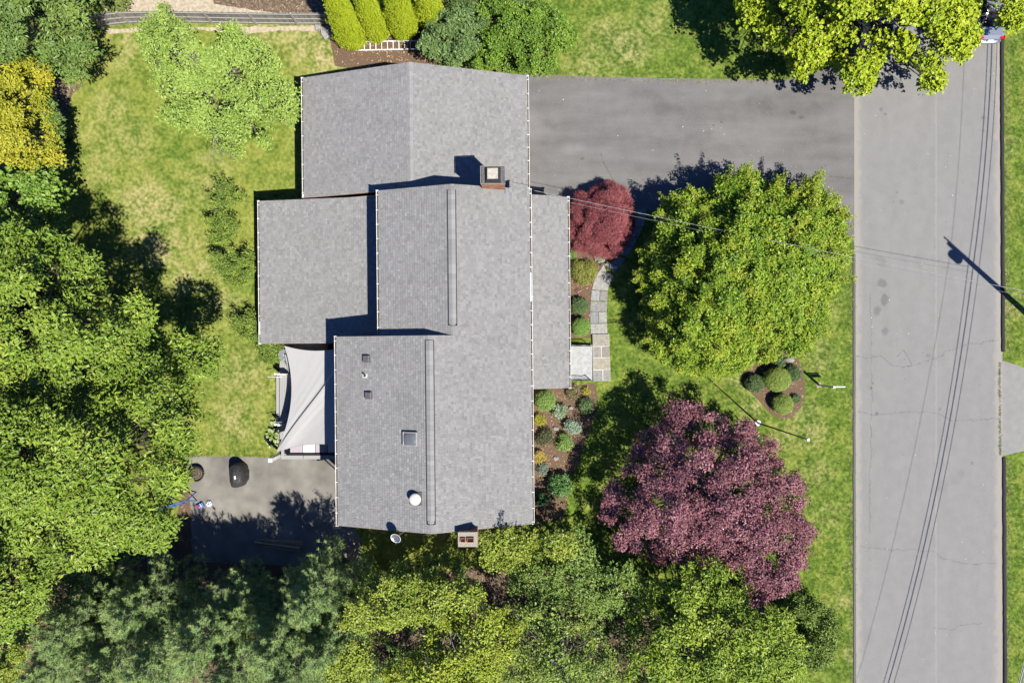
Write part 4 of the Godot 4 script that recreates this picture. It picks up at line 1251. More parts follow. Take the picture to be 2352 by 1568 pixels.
func make_sail():
	# a tensioned cloth: four corners, edges that curve inward, a folded ridge along one diagonal
	var S = thing("shade_sail", "light grey four cornered shade sail stretched over the deck", "shade sail")
	var nw := Vector3(-13.25, 2.95, 0.26); var ne := Vector3(-9.14, 3.25, 0.15); var se := Vector3(-9.14, 3.25, 6.25); var sw := Vector3(-13.93, 2.35, 6.55)
	var bend := func(a: Vector3, b: Vector3, t: float, d: Vector3) -> Vector3: return a.lerp(b, t) + d * 4.0 * t * (1.0 - t)
	var g := FastNoiseLite.new(); g.seed = 4; g.frequency = 0.6
	var n := 130
	var dirv := Vector2(ne.x - sw.x, ne.z - sw.z).normalized()
	var P := []
	for i in n + 1:
		var row := []
		for j in n + 1:
			var u := float(i) / n; var v := float(j) / n
			var top = bend.call(nw, ne, u, Vector3(0, -0.05, 0.34)); var bot = bend.call(sw, se, u, Vector3(0.0, -0.05, -0.40))
			var lf = bend.call(nw, sw, v, Vector3(0.62, -0.05, 0)); var rt = bend.call(ne, se, v, Vector3(0, 0, 0))
			var q: Vector3 = top * (1 - v) + bot * v + lf * (1 - u) + rt * u - (nw * (1 - u) * (1 - v) + ne * u * (1 - v) + sw * (1 - u) * v + se * u * v)
			var w := Vector2(q.x - sw.x, q.z - sw.z)
			var s := w.dot(dirv); var d := w.cross(dirv) * -1.0
			d += 0.05 * sin(s * 0.9)
			var fade := clampf(s / 1.2, 0, 1) * clampf((6.9 - s) / 1.5, 0, 1)
			var amp := 0.17 * fade
			# towards the sun the fold runs out gently, away from it it drops off
			q.y += amp * (exp(-pow(d / 0.42, 2)) if d > 0 else exp(-pow(d / 0.07, 2)))
			for f in [[-0.55, 0.14, 0.030], [-0.95, 0.16, 0.022], [0.62, 0.14, 0.030], [1.1, 0.2, 0.02], [-1.4, 0.2, 0.016]]:
				var dd: float = d - f[0] * (0.35 + 0.65 * clampf(s / 6.0, 0, 1))
				q.y += f[2] * exp(-pow(dd / f[1], 2)) * clampf(s / 1.0, 0, 1) * clampf((7.5 - s) / 4.0, 0, 1)
			q.y += 0.008 * g.get_noise_2d(q.x * 2, q.z * 2) - 0.10 * u * (1 - u) * v * (1 - v) * 4.0
			row.append(q)
		P.append(row)
	var nm := []
	for i in n + 1:
		var row := []
		for j in n + 1:
			var dx: Vector3 = P[min(i + 1, n)][j] - P[max(i - 1, 0)][j]; var dz: Vector3 = P[i][min(j + 1, n)] - P[i][max(j - 1, 0)]
			row.append(dz.cross(dx).normalized())
		nm.append(row)
	var b := MB.new()
	for i in n:
		for j in n:
			b.tris(P[i][j], P[i][j + 1], P[i + 1][j + 1], nm[i][j], nm[i][j + 1], nm[i + 1][j + 1])
			b.tris(P[i][j], P[i + 1][j + 1], P[i + 1][j], nm[i][j], nm[i + 1][j + 1], nm[i + 1][j])
	part("cloth", b.mesh(), M.sail, S)
	var h := MB.new()
	for e in [0, 1, 2]:
		var pts := []; var rr := []
		for k in n + 1:
			pts.append(P[0][k] if e == 0 else (P[k][0] if e == 1 else P[k][n])); rr.append(0.011)
		h.tube(pts, rr, 5)
	part("hem", h.mesh(), M.sail, S)
	var r := MB.new()
	r.tube([sw, Vector3(-14.26, 2.4, 6.95)], [0.008, 0.008], 5)
	r.tube([nw, Vector3(-13.6, 2.9, 0.0)], [0.008, 0.008], 5)
	part("rope", r.mesh(), M.old_wood, S)

# ---------------------------------------------------------------- garden: path, steps, shrubs
func leafy_ball(parent, mid: Vector3, r: Vector3, kinds: Array, cols: Array, n: int, seed_: int, m, size := 1.0, called := "foliage", lump := 0.25, inner := 0.45):
	var g := rnd(seed_)
	var nz := FastNoiseLite.new(); nz.seed = seed_; nz.frequency = 1.3
	var s := Spread.new()
	var heart := mid
	var subs := [[Vector3.ZERO, 1.0]]
	if lump > 0.5:
		# a loose shrub: several stems, each with a tuft of its own
		subs = []
		for k in 5:
			var a := TAU * k / 5 + g.randf() * 0.9
			subs.append([Vector3(cos(a) * r.x, g.randf_range(-0.25, 0.3) * r.y, sin(a) * r.z) * g.randf_range(0.3, 0.62), g.randf_range(0.42, 0.72)])
	var full := r
	for i in n:
		var sb = subs[i % subs.size()]
		mid = heart + sb[0]; r = full * sb[1]
		var d := Vector3(g.randfn(), g.randfn(), g.randfn()).normalized()
		if d.y < -0.35: d.y = -d.y
		var k := (1.0 + lump * nz.get_noise_3dv(d * 2.0 + mid)) * (inner + (1.0 - inner) * pow(g.randf(), 0.4))
		s.put(turned(d * 1.1 + Vector3.UP * 0.5 + Vector3(g.randfn(), g.randfn(), g.randfn()) * 0.3, g, size * g.randf_range(0.75, 1.25), mid + d * r * k), pick(cols, g.randf() * 0.6 + 0.4 * (0.5 + nz.get_noise_3dv(d * 3.0))))
	foliage(called, kinds, s, m, parent)
func shrub(vx, vy, rv, tall, label, kinds, cols, dense, seed_, group = "", size := 1.0, m = null, lump := 0.8, called := "shrub"):
	# rv: radius in survey units; tall in metres
	var mid := at(vx, vy, tall * 0.55)
	var r: float = rv / 1569.5 * (EYE - tall * 0.5)
	var t = thing(called, label, "shrub" if called == "shrub" else "plant", Vector3(mid.x, 0, mid.z), 0.0, group)
	var st := MB.new()
	var g := rnd(seed_ + 9)
	for k in 6:
		var a := TAU * k / 6 + g.randf()
		var e := Vector3(cos(a) * r * 0.55, tall * 0.7, sin(a) * r * 0.55)
		st.tube([Vector3(cos(a), 0, sin(a)) * 0.04, e * Vector3(0.5, 0.55, 0.5), e], [0.018, 0.012, 0.006], 5)
	part("stem", st.mesh(), M.bark, t)
	leafy_ball(t, Vector3(0, tall * 0.5, 0), Vector3(r * g.randf_range(0.82, 1.02), tall * 0.5, r * g.randf_range(0.82, 1.02)), kinds, cols, int(dense * r * r), seed_, m if m else M.leaf, size, "foliage", lump)
	return t
func make_garden():
	# flagstone path
	var F := func(q: Array) -> Array:
		var o := []
		for i in range(0, q.size(), 2): o.append(at(1263.3 + q[i] * 0.3906, 344.5 + q[i + 1] * 0.3906))
		return o
	var W := Node3D.new(); W.name = numbered("stone_path"); add_child(W)
	tag(W, "curved path of grey flagstones from the drive to the front steps", "", "", "structure")
	var g := rnd(17)
	var stones := [[495, 346, 566, 346, 562, 400, 505, 400], [503, 403, 561, 403, 546, 452, 498, 446], [496, 449, 545, 455, 520, 512, 470, 505], [468, 508, 518, 516, 490, 570, 440, 560], [438, 563, 488, 574, 455, 625, 396, 612], [393, 615, 441, 641, 411, 686, 368, 662], [365, 664, 407, 689, 378, 722, 318, 670], [330, 716, 376, 741, 354, 792, 312, 768], [316, 672, 330, 714, 309, 768, 350, 795, 341, 828, 247, 820, 262, 755], [246, 823, 293, 828, 290, 886, 240, 884], [296, 828, 340, 831, 336, 889, 293, 886], [239, 888, 336, 892, 335, 948, 236, 950], [236, 953, 284, 952, 286, 1017, 238, 1020], [287, 952, 334, 951, 336, 1016, 289, 1017], [238, 1023, 336, 1019, 338, 1080, 240, 1083]]
	for i in stones.size():
		var p: Array = F.call(stones[i])
		var o := PackedVector2Array()
		var c := Vector3.ZERO
		for q in p: c += q / p.size()
		for q in p: o.append(Vector2(lerp(q.x, c.x, 0.012), lerp(q.z, c.z, 0.012)))
		var b := MB.new()
		var k := g.randf_range(0.8, 1.12)
		b.sheet(o, 0.045 + g.randf_range(-0.004, 0.004), 0.07, Color(0.40, 0.395, 0.37) * k if i % 3 else Color(0.37, 0.38, 0.39) * k)
		part("flagstone", b.mesh(), M.stone, W)
	var landing := [[248, 1087, 344, 1083, 346, 1152, 251, 1154], [252, 1157, 298, 1156, 300, 1220, 253, 1221], [302, 1156, 348, 1154, 350, 1218, 303, 1220], [253, 1224, 351, 1221, 353, 1288, 254, 1291], [254, 1295, 307, 1293, 309, 1358, 255, 1359], [311, 1292, 354, 1290, 355, 1357, 312, 1358]]
	var L := Node3D.new(); L.name = numbered("landing"); add_child(L)
	tag(L, "raised landing of buff and grey flagstones with pale joints", "", "", "structure")
	var tint := [Color(0.40, 0.375, 0.31), Color(0.36, 0.34, 0.30), Color(0.33, 0.305, 0.27), Color(0.44, 0.41, 0.32), Color(0.34, 0.335, 0.33), Color(0.36, 0.35, 0.32)]
	for i in landing.size():
		var p: Array = F.call(landing[i])
		var o := PackedVector2Array()
		for q in p: o.append(Vector2(q.x, q.z))
		var b := MB.new()
		b.sheet(o, 0.18, 0.05, tint[i])
		part("flagstone", b.mesh(), M.stone, L)
	var lo: Array = F.call([249, 1085, 345, 1082, 355, 1357, 254, 1359])
	var lb := MB.new()
	var lp := PackedVector2Array()
	for q in lo: lp.append(Vector2(q.x, q.z))
	lb.sheet(lp, 0.172, 0.17)
	part("mortar_bed", lb.mesh(), M.grout, L)
	# front steps with iron railings
	var S = thing("front_steps", "three broad pale concrete steps up to the porch", "steps")
	var z0 := 0.21; var z1 := 2.42
	for k in 3:
		var b := MB.new()
		var xa := 3.05 + k * 0.64
		b.slab(Vector3(xa + 0.33, (0.62 - k * 0.15) / 2, (z0 + z1) / 2), Vector3(0.66, 0.62 - k * 0.15 + 0.002 * k, z1 - z0), 0.012)
		part("tread", b.mesh(), M.concrete, S)
	for z in [z0 + 0.06, z1 - 0.06]:
		var R = thing("railing", "black iron railing on the driveway side of the front steps" if z < 1 else "black iron railing on the far side of the front steps from the drive", "railing", Vector3.ZERO, 0.0, "railings of the front steps")
		var tr := MB.new()
		tr.tube([Vector3(3.08, 1.42, z), Vector3(4.85, 0.95, z)], [0.022, 0.022], 6)
		tr.tube([Vector3(3.08, 0.78, z), Vector3(4.85, 0.42, z)], [0.016, 0.016], 6)
		part("rail", tr.mesh(), M.black_iron, R)
		for k in 12:
			var b := MB.new()
			var x := 3.1 + k * 0.155
			b.box(Vector3(x, 1.06 - (x - 3.08) * 0.235, z), Vector3(0.02, 0.74, 0.02))
			part("baluster", b.mesh(), M.black_iron, R)
		for x in [3.08, 4.85]:
			var b := MB.new()
			b.box(Vector3(x, 0.85 - (x - 3.08) * 0.21, z), Vector3(0.035, 1.2, 0.035))
			part("post", b.mesh(), M.black_iron, R)
	# ---- shrubs of the island bed
	var lime := [Color(0.16, 0.235, 0.045), Color(0.235, 0.32, 0.06), Color(0.29, 0.37, 0.085)]
	var dark := [Color(0.05, 0.095, 0.035), Color(0.09, 0.145, 0.052), Color(0.13, 0.19, 0.065)]
	shrub(1786, 871, 31, 1.25, "large round clipped conifer, biggest shrub of the island bed", leaf.fine, lime, 2600, 101, "", 1.0, M.needle, 0.12)
	shrub(1799, 928, 25, 1.0, "smaller round clipped conifer next to the large one on the island bed", leaf.fine, lime, 2600, 102, "", 1.0, M.needle, 0.12)
	shrub(1735, 881, 21, 0.75, "dark green low shrub at the lawn edge of the island bed", leaf.fine, dark, 1800, 103, "", 1.3, M.needle, 0.5)
	shrub(1822, 857, 19, 0.7, "dark green low shrub between round conifer and signpost", leaf.fine, dark, 1800, 104, "", 1.2, M.needle, 0.5)
	shrub(1829, 916, 9, 0.4, "tiny green shrub beside the smaller round conifer", leaf.bush, dark, 1500, 105)
	shrub(1791, 829, 12, 0.55, "small green shrub beside the boulder on the island bed", leaf.bush, dark, 1500, 106)
	# ---- shrubs of the front bed
	var olive := [Color(0.09, 0.09, 0.04), Color(0.15, 0.135, 0.06), Color(0.23, 0.18, 0.09)]
	var gold := [Color(0.18, 0.22, 0.02), Color(0.28, 0.28, 0.03), Color(0.36, 0.30, 0.05)]
	var grey := [Color(0.12, 0.19, 0.12), Color(0.21, 0.29, 0.20), Color(0.38, 0.43, 0.33)]
	var green := [Color(0.07, 0.15, 0.03), Color(0.13, 0.23, 0.045), Color(0.21, 0.32, 0.07)]
	shrub(1253, 920, 25, 1.1, "round soft green dwarf conifer at the porch corner", leaf.fine, [Color(0.12, 0.20, 0.045), Color(0.18, 0.28, 0.065), Color(0.22, 0.33, 0.08)], 2400, 111, "", 1.1, M.needle, 0.12)
	shrub(1287, 943, 17, 0.7, "white edged variegated shrub beside the round dwarf conifer", leaf.bush, grey + green, 900, 112)
	shrub(1316, 902, 18, 0.5, "brownish bronze low shrub near the step railing", leaf.bush, olive, 700, 113)
	shrub(1347, 933, 18, 0.8, "dark green shrub at the lawn edge of the front bed", leaf.bush, dark, 1100, 114)
	shrub(1240, 964, 14, 0.5, "yellow green shrub against the wall below the dwarf conifer", leaf.bush, gold, 1000, 115)
	shrub(1316, 981, 18, 0.7, "grey green shrub with pale leaf edges in mid bed", leaf.bush, grey, 1000, 116)
	shrub(1249, 1005, 20, 0.7, "dark olive shrub against the house wall", leaf.bush, [Color(0.04, 0.05, 0.02), Color(0.075, 0.085, 0.035), Color(0.12, 0.12, 0.06)], 800, 117)
	shrub(1297, 1018, 20, 0.8, "bright green shrub with pale leaf edges between two stones", leaf.bush, green + [Color(0.30, 0.36, 0.18)], 1000, 118)
	shrub(1239, 1050, 15, 0.6, "golden orange tipped shrub against the house wall", leaf.bush, [Color(0.20, 0.20, 0.03), Color(0.36, 0.28, 0.06), Color(0.42, 0.26, 0.09)], 900, 119)
	shrub(1247, 1079, 14, 0.5, "silvery grey shrub next to the golden one", leaf.bush, [Color(0.12, 0.15, 0.11), Color(0.22, 0.26, 0.20)], 700, 120)
	shrub(1284, 1113, 27, 1.1, "tall dark shrub with broad glossy leaves at the bed end", leaf.big, [Color(0.035, 0.09, 0.025), Color(0.06, 0.14, 0.035), Color(0.10, 0.2, 0.04)], 260, 121)
	shrub(1243, 1145, 16, 0.8, "round dark green conifer ball by the house corner", leaf.fine, [Color(0.03, 0.08, 0.03), Color(0.05, 0.12, 0.04)], 2000, 122, "", 1.1, M.needle, 0.1)
	shrub(1348, 898, 8, 0.3, "tiny yellow green plant near the landing", leaf.bush, gold, 900, 123)
	# ---- between porch and path
	shrub(1341, 626, 31, 0.8, "wide olive yellow shrub beside the red maple", leaf.bush, [Color(0.10, 0.12, 0.025), Color(0.19, 0.205, 0.04), Color(0.29, 0.29, 0.06)], 750, 131)
	shrub(1332, 702, 19, 0.7, "dark green spiky shrub between olive shrub and green ball", leaf.fine, dark, 1500, 132, "", 1.4, M.needle, 0.5)
	shrub(1335, 750, 23, 1.0, "round bright green conifer ball beside the front steps", leaf.fine, [Color(0.11, 0.20, 0.04), Color(0.17, 0.29, 0.055), Color(0.22, 0.35, 0.08)], 2400, 133, "", 1.1, M.needle, 0.12)
	shrub(1379, 590, 13, 0.4, "silver leaved plant beside the flagstone path", leaf.bush, [Color(0.20, 0.26, 0.17), Color(0.36, 0.42, 0.30)], 900, 134)
	shrub(1316, 583, 8, 0.4, "small bright green plant under the porch gutter", leaf.bush, green, 900, 135)
	# ---- stones
	for s in [[1812, 826, 0.30, 0.22, "pale boulder at the edge of the island bed"], [1276, 984, 0.20, 0.13, "cream coloured stone in the front bed"], [1311, 936, 0.17, 0.14, "grey upright stone near the variegated shrub"], [1276, 1052, 0.19, 0.12, "grey flat stone by the golden shrub"], [1352, 600, 0.14, 0.07, "small pale stone beside the olive shrub"]]:
		var p := at(s[0], s[1])
		var b := MB.new()
		b.blob(Vector3(0, s[3] * 0.3, 0), Vector3(s[2], s[3], s[2] * 0.7), 0.5, int(s[0]), 7)
		solo("boulder", b.mesh(), M.boulder, s[4], "stone", p)
	# small striped garden flag lying against the bed
	var fl = thing("garden_flag", "small red and white striped flag on a stick in the bed", "flag", at(1325, 672), 0.5)
	var sk := MB.new()
	sk.tube([Vector3(0, 0, 0), Vector3(0.03, 0.42, 0)], [0.008, 0.008], 5)
	part("stick", sk.mesh(), M.old_wood, fl)
	for k in 6:
		var b := MB.new()
		b.box(Vector3(0.14, 0.39 - k * 0.026, 0.03 * sin(k)), Vector3(0.24, 0.026, 0.004), Basis(Vector3.RIGHT, 0.9))
		part("stripe", b.mesh(), M.red_plastic if k % 2 == 0 else M.white_plastic, fl)
	# ---- sparse young trees along the west wall
	for s in [[520, 455, 38, 1.9, "open young shrub with bare twigs below the pale tree", 0.6], [512, 525, 40, 2.2, "leafy young shrub with lopped pale limbs by the west wall", 1.0], [545, 615, 48, 2.4, "broad light green young shrub by the middle of the west wall", 1.4], [575, 750, 36, 1.8, "light green young shrub at the south end of the west wall", 1.2], [625, 805, 28, 1.2, "bright leafy shrub at the deck corner beside the pots", 2.0]]:
		var mid := at(s[0], s[1], s[3] * 0.5)
		var t = thing("young_tree", s[4], "shrub", Vector3(mid.x, 0, mid.z), 0.0, "shrubs along the west wall")
		var gg := rnd(int(s[0]))
		var st := MB.new(); var sp := Spread.new()
		var r: float = s[2] / 1569.5 * (EYE - s[3])
		for k in 44:
			var a := gg.randf() * TAU; var q := sqrt(gg.randf()) * r
			var e := Vector3(cos(a) * q, s[3] * gg.randf_range(0.45, 1.0), sin(a) * q)
			var m := e * Vector3(0.35, 0.6, 0.35) + Vector3(gg.randfn(), gg.randfn(), gg.randfn()) * 0.07
			st.tube([Vector3(gg.randfn(), 0, gg.randfn()) * 0.03, m, e], [0.028, 0.016, 0.005], 5)
			for j in int(22 * s[5]):
				var f := gg.randf_range(0.35, 1.08)
				var p := m.lerp(e, f) + Vector3(gg.randfn(), gg.randfn() * 0.6, gg.randfn()) * 0.11
				sp.put(turned(Vector3.UP + Vector3(gg.randfn(), 0, gg.randfn()) * 0.5, gg, gg.randf_range(0.7, 1.25), p), pick([Color(0.07, 0.13, 0.02), Color(0.14, 0.21, 0.03), Color(0.25, 0.32, 0.045)], gg.randf()))
		part("stem", st.mesh(), M.bark if s[5] > 0.7 else M.pale_bark, t)
		foliage("foliage", leaf.bush, sp, M.leaf, t)
	# hosta by the deck post
	var ht = thing("hosta", "clump of hosta with cream edged leaves below the deck rail", "plant", at(630, 1000))
	var gh := rnd(55)
	for k in 46:
		var a := gh.randf() * TAU; var q := sqrt(gh.randf())
		var c := Vector3(cos(a) * q * 0.32, 0.22 + (1 - q) * 0.22, sin(a) * q * 0.75)
		var d := Vector3(cos(a), -0.25 * q + 0.1, sin(a)).normalized()
		var s := d.cross(Vector3.UP).normalized()
		for e in 2:
			var b := MB.new()
			var w := 0.075 if e == 0 else 0.05
			var up := Vector3.UP * 0.004 * e
			var l := 0.25 if e == 0 else 0.21
			b.tri(c + up, c + s * w + d * l * 0.45 + Vector3.UP * 0.02 + up, c + d * l + up); b.tri(c + up, c + d * l + up, c - s * w + d * l * 0.45 + Vector3.UP * 0.02 + up)
			part("leaf", b.mesh(), M.hosta_edge if e == 0 else M.hosta_leaf, ht)

# ---------------------------------------------------------------- trees
func edge_distance(p: Vector2, o: PackedVector2Array) -> float:
	var best := 1e9
	for i in o.size():
		best = min(best, p.distance_to(Geometry2D.get_closest_point_to_segment(p, o[i], o[(i + 1) % o.size()])))
	return best
func tree(called, label, list: Array, he: float, ht: float, c: Dictionary, seed_: int, group := ""):
	# list: outline of the crown in the survey picture; he / ht: height of the crown's rim and of its top
	var g := rnd(seed_)
	var o := PackedVector2Array()
	for i in range(0, list.size(), 2): o.append(Vector2(list[i], list[i + 1]))
	var box := Rect2(o[0], Vector2.ZERO)
	for p in o: box = box.expand(p)
	var deepest := 0.0
	for i in 400:
		var p := box.position + Vector2(g.randf(), g.randf()) * box.size
		if Geometry2D.is_point_in_polygon(p, o): deepest = max(deepest, edge_distance(p, o))
	var lobes := []
	var scale_ := 1569.5 / (EYE - he)
	var centre := Vector2.ZERO
	for layer in 2:
		var mine := []
		for i in int(c.get("tries", 2600)):
			var p := box.position + Vector2(g.randf(), g.randf()) * box.size
			if p.x < -90 or p.x > 2440 or p.y < -90 or p.y > 1660: continue
			if not Geometry2D.is_point_in_polygon(p, o): continue
			var d := edge_distance(p, o)
			var r: float = c.lobe * g.randf_range(0.65, 1.35)
			if d < r * scale_ * 0.72:
				r = d / scale_ / 0.72
				if r < c.lobe * 0.34: continue
			var hole := false
			for q in c.get("holes", []):
				if Vector2(q[0], q[1]).distance_to(p) < q[2] + r * scale_ * 0.6: hole = true
			if hole: continue
			var k := 1.0 - pow(1.0 - clampf(d / deepest, 0, 1), 2.0)
			var h: float = he + (ht - he) * k + g.randf_range(-1.0, 0.7) * c.get("bumps", 0.8) * c.lobe
			if layer == 1: h = maxf(0.5 * he, h - c.lobe * 2.1)
			var w := at(p.x, p.y, h)
			var ok := true
			for l in mine:
				if Vector2(l[0].x - w.x, l[0].z - w.z).length() < (l[1] + r) * c.get("gap", 0.8):
					ok = false
					break
			if ok:
				mine.append([w, r, g.randf(), d / scale_, layer])
				if layer == 0: centre += p
		if layer == 0: centre = c.get("stem", centre / max(1, mine.size()))
		lobes += mine
	var foot := at(centre.x, centre.y, he * c.get("lean", 0.4))
	var base := Vector3(foot.x, 0, foot.z)
	var t = thing(called, label, "tree" if c.get("tree", true) else "shrub", base, 0.0, group)
	# trunk and limbs
	var top := at(centre.x, centre.y, lerpf(he, ht, 0.5)) - base
	var fork: float = max(0.3, he * c.get("fork", 0.5))
	var rad: float = c.get("trunk", 0.18)
	var tb := MB.new()
	tb.tube([Vector3(0, -0.05, 0), Vector3(0.0, 0.15, 0), Vector3(0.05, fork * 0.6, 0.04), Vector3(0.0, fork, 0.0), top], [rad * 1.5, rad * 1.1, rad, rad * 0.85, rad * 0.3], 9)
	part("trunk", tb.mesh(), M[c.get("bark", "bark")], t)
	var lb := MB.new()
	for l in lobes:
		var e: Vector3 = l[0] - base
		var s := Vector3(0, fork, 0).lerp(top, clampf((e.y * g.randf_range(0.45, 0.75) - fork) / maxf(0.1, top.y - fork), 0, 0.9))
		var m := s.lerp(e, 0.5) + Vector3(g.randfn(), g.randfn() * 0.5 - 0.15, g.randfn()) * 0.10 * e.distance_to(s)
		lb.tube([s, m, e, e + Vector3(g.randfn(), 0.3, g.randfn()) * l[1] * 0.4], [rad * 0.30, rad * 0.16, rad * 0.07, 0.006], 5)
		for k in 3:
			var q: Vector3 = e + Vector3(g.randfn(), g.randf() * 0.5, g.randfn()) * l[1] * 0.55
			lb.tube([m.lerp(e, 0.6), q], [rad * 0.06, 0.006], 4)
	# leaves, clump by clump round each limb end
	var sp := Spread.new()
	var nz := FastNoiseLite.new(); nz.seed = seed_; nz.frequency = 1.0
	for l in lobes:
		var n: int = int(c.per * pow(l[1] / c.lobe, 2.0) * (1.0 if l[4] == 0 else c.get("under", 0.6)))
		var e: Vector3 = l[0] - base
		var out := Vector3(e.x, 0, e.z).normalized() * 0.3
		for i in n:
			var d := Vector3(g.randfn(), g.randfn(), g.randfn()).normalized()
			if d.y < -0.15 and g.randf() < 0.7: d.y = -d.y
			var ragged := 1.0 + 0.55 * nz.get_noise_3dv(d * 1.6 + e)
			var q: Vector3 = e + d * Vector3(1, c.get("flat", 0.65), 1) * l[1] * (0.25 + 0.75 * pow(g.randf(), 0.55)) * ragged
			if q.y < 0.1: continue
			sp.put(turned(d * 0.6 + out + Vector3.UP * c.get("lift", 0.8) + Vector3(g.randfn(), g.randfn(), g.randfn()) * 0.3, g, c.get("size", 1.0) * g.randf_range(0.6, 1.4), q), pick(c.cols, l[2] * 0.4 + g.randf() * 0.6))
		if c.has("shoots") and l[4] == 0:
			# long leading shoots that stand out of the crown
			for k in (2 if l[3] < c.lobe * 1.6 else 1):
				if g.randf() > c.shoots: continue
				var dir := (Vector3(e.x, 0, e.z).normalized() * (0.8 if l[3] < c.lobe * 2.0 else 0.25) + Vector3(g.randfn() * 0.35, 0.55, g.randfn() * 0.35)).normalized()
				var far: float = l[1] * (g.randf_range(1.7, 2.6) if l[3] < c.lobe * 1.6 else g.randf_range(1.2, 1.8))
				lb.tube([e, e + dir * far], [0.014, 0.004], 4)
				for j in int(far / 0.09): sp.put(turned(dir * 0.5 + Vector3.UP + Vector3(g.randfn(), 0, g.randfn()) * 0.4, g, c.get("size", 1.0) * g.randf_range(0.45, 0.75), e + dir * (l[1] * 0.5 + j * 0.09 * 0.75) + Vector3(g.randfn(), g.randfn(), g.randfn()) * 0.03), pick(c.cols, 0.45 + 0.55 * g.randf()))
	part("limbs", lb.mesh(), M[c.get("bark", "bark")], t)
	foliage("crown", c.kinds, sp, M[c.get("m", "leaf")], t)
	return t
func pine(label, vx, vy, tall: float, r: float, seed_: int):
	# vx, vy: where the top shows in the survey
	var g := rnd(seed_)
	var top := at(vx, vy, tall)
	var t = thing("pine_tree", label, "tree", Vector3(top.x, 0, top.z), 0.0, "pines behind the patio")
	var tb := MB.new()
	tb.tube([Vector3(0, -0.05, 0), Vector3(0, tall * 0.5, 0), Vector3(0, tall, 0)], [0.22, 0.14, 0.03], 8)
	part("trunk", tb.mesh(), M.bark, t)
	var lb := MB.new()
	var sp := Spread.new(); var ca := Spread.new()
	var cols := [Color(0.18, 0.28, 0.10), Color(0.27, 0.39, 0.14), Color(0.37, 0.49, 0.17)]
	var y := tall * 0.22
	while y < tall - 0.1:
		var f := (y - tall * 0.22) / (tall * 0.78)
		var L := r * pow(1.0 - f, 0.75) * g.randf_range(0.8, 1.1) + 0.25
		var a0 := g.randf() * TAU
		for k in 5:
			var a := a0 + TAU * k / 5 + g.randf_range(-0.3, 0.3)
			var d := Vector3(cos(a), 0, sin(a))
			var rise := lerpf(0.12, 0.75, f)
			var ll := L * g.randf_range(0.65, 1.15)
			var s := Vector3(0, y, 0)
			var e := s + d * ll + Vector3.UP * ll * rise
			var m := s.lerp(e, 0.5) - Vector3.UP * ll * 0.06
			lb.tube([s, m, e], [0.035, 0.02, 0.008], 5)
			var twigs := int(ll / 0.18) + 1
			for j in twigs:
				var u := float(j + 1) / twigs
				if u < 0.25: continue
				var p := s.lerp(e, u)
				for w in 3:
					var sd := g.randf_range(-1.0, 1.0) * (0.55 * (1.15 - u * 0.6)) * minf(1.0, ll * 0.55)
					var q := p + d.cross(Vector3.UP) * sd + d * absf(sd) * 0.45 + Vector3.UP * (absf(sd) * 0.35 + g.randf_range(-0.05, 0.12))
					if absf(sd) > 0.25: lb.tube([p - d * 0.1, q], [0.009, 0.005], 3)
					var dir := (q - p + d * 0.35 + Vector3.UP * 0.35).normalized()
					sp.put(turned(dir, g, g.randf_range(0.8, 1.25), q), pick(cols, g.randf()))
					if (u > 0.75 or f > 0.7) and g.randf() < 0.26: ca.put(turned(dir + Vector3.UP * 0.5, g, g.randf_range(0.7, 1.15), q + dir * 0.06), Color(0.46, 0.48, 0.13) * g.randf_range(0.8, 1.15))
		y += g.randf_range(0.28, 0.42)
	part("limbs", lb.mesh(), M.pale_bark, t)
	foliage("crown", leaf.pine, sp, M.needle, t)
	foliage("new_shoots", leaf.candle, ca, M.needle, t)
func hedge_conifer(label, vx, vy, rv, tall: float, seed_: int):
	var g := rnd(seed_)
	var b := at(vx, vy)
	var t = thing("hedge_conifer", label, "tree", b, 0.0, "clipped conifers by the picket fence")
	var tb := MB.new()
	tb.tube([Vector3(0, -0.05, 0), Vector3(0, tall * 0.9, 0)], [0.12, 0.02], 7)
	part("trunk", tb.mesh(), M.bark, t)
	var r: float = rv / 36.75
	var sp := Spread.new()
	var nz := FastNoiseLite.new(); nz.seed = seed_; nz.frequency = 0.9
	for i in int(5200 * r * tall / 6.0):
		var f := pow(g.randf(), 1.25)
		var a := g.randf() * TAU
		var y := 0.08 + f * (tall - 0.1)
		var rr := r * minf(1.0, 0.72 + f * 2.2) * pow(1.0 - f * 0.97, 0.62)
		var k := (0.72 + 0.28 * pow(g.randf(), 0.5)) * (1.0 + 0.42 * nz.get_noise_3d(cos(a) * 2.4, y * 1.3, sin(a) * 2.4))
		var d := Vector3(cos(a), 0, sin(a))
		sp.put(turned(d * 0.6 + Vector3.UP * 0.9 + Vector3(g.randfn(), g.randfn(), g.randfn()) * 0.25, g, g.randf_range(0.9, 1.5), d * rr * k + Vector3.UP * y), pick([Color(0.18, 0.25, 0.006), Color(0.28, 0.35, 0.010), Color(0.36, 0.41, 0.016)], g.randf() * 0.6 + 0.4 * (0.5 + nz.get_noise_3d(cos(a) * 3, y * 2, sin(a) * 3))))
	foliage("crown", leaf.spray, sp, M.needle, t)
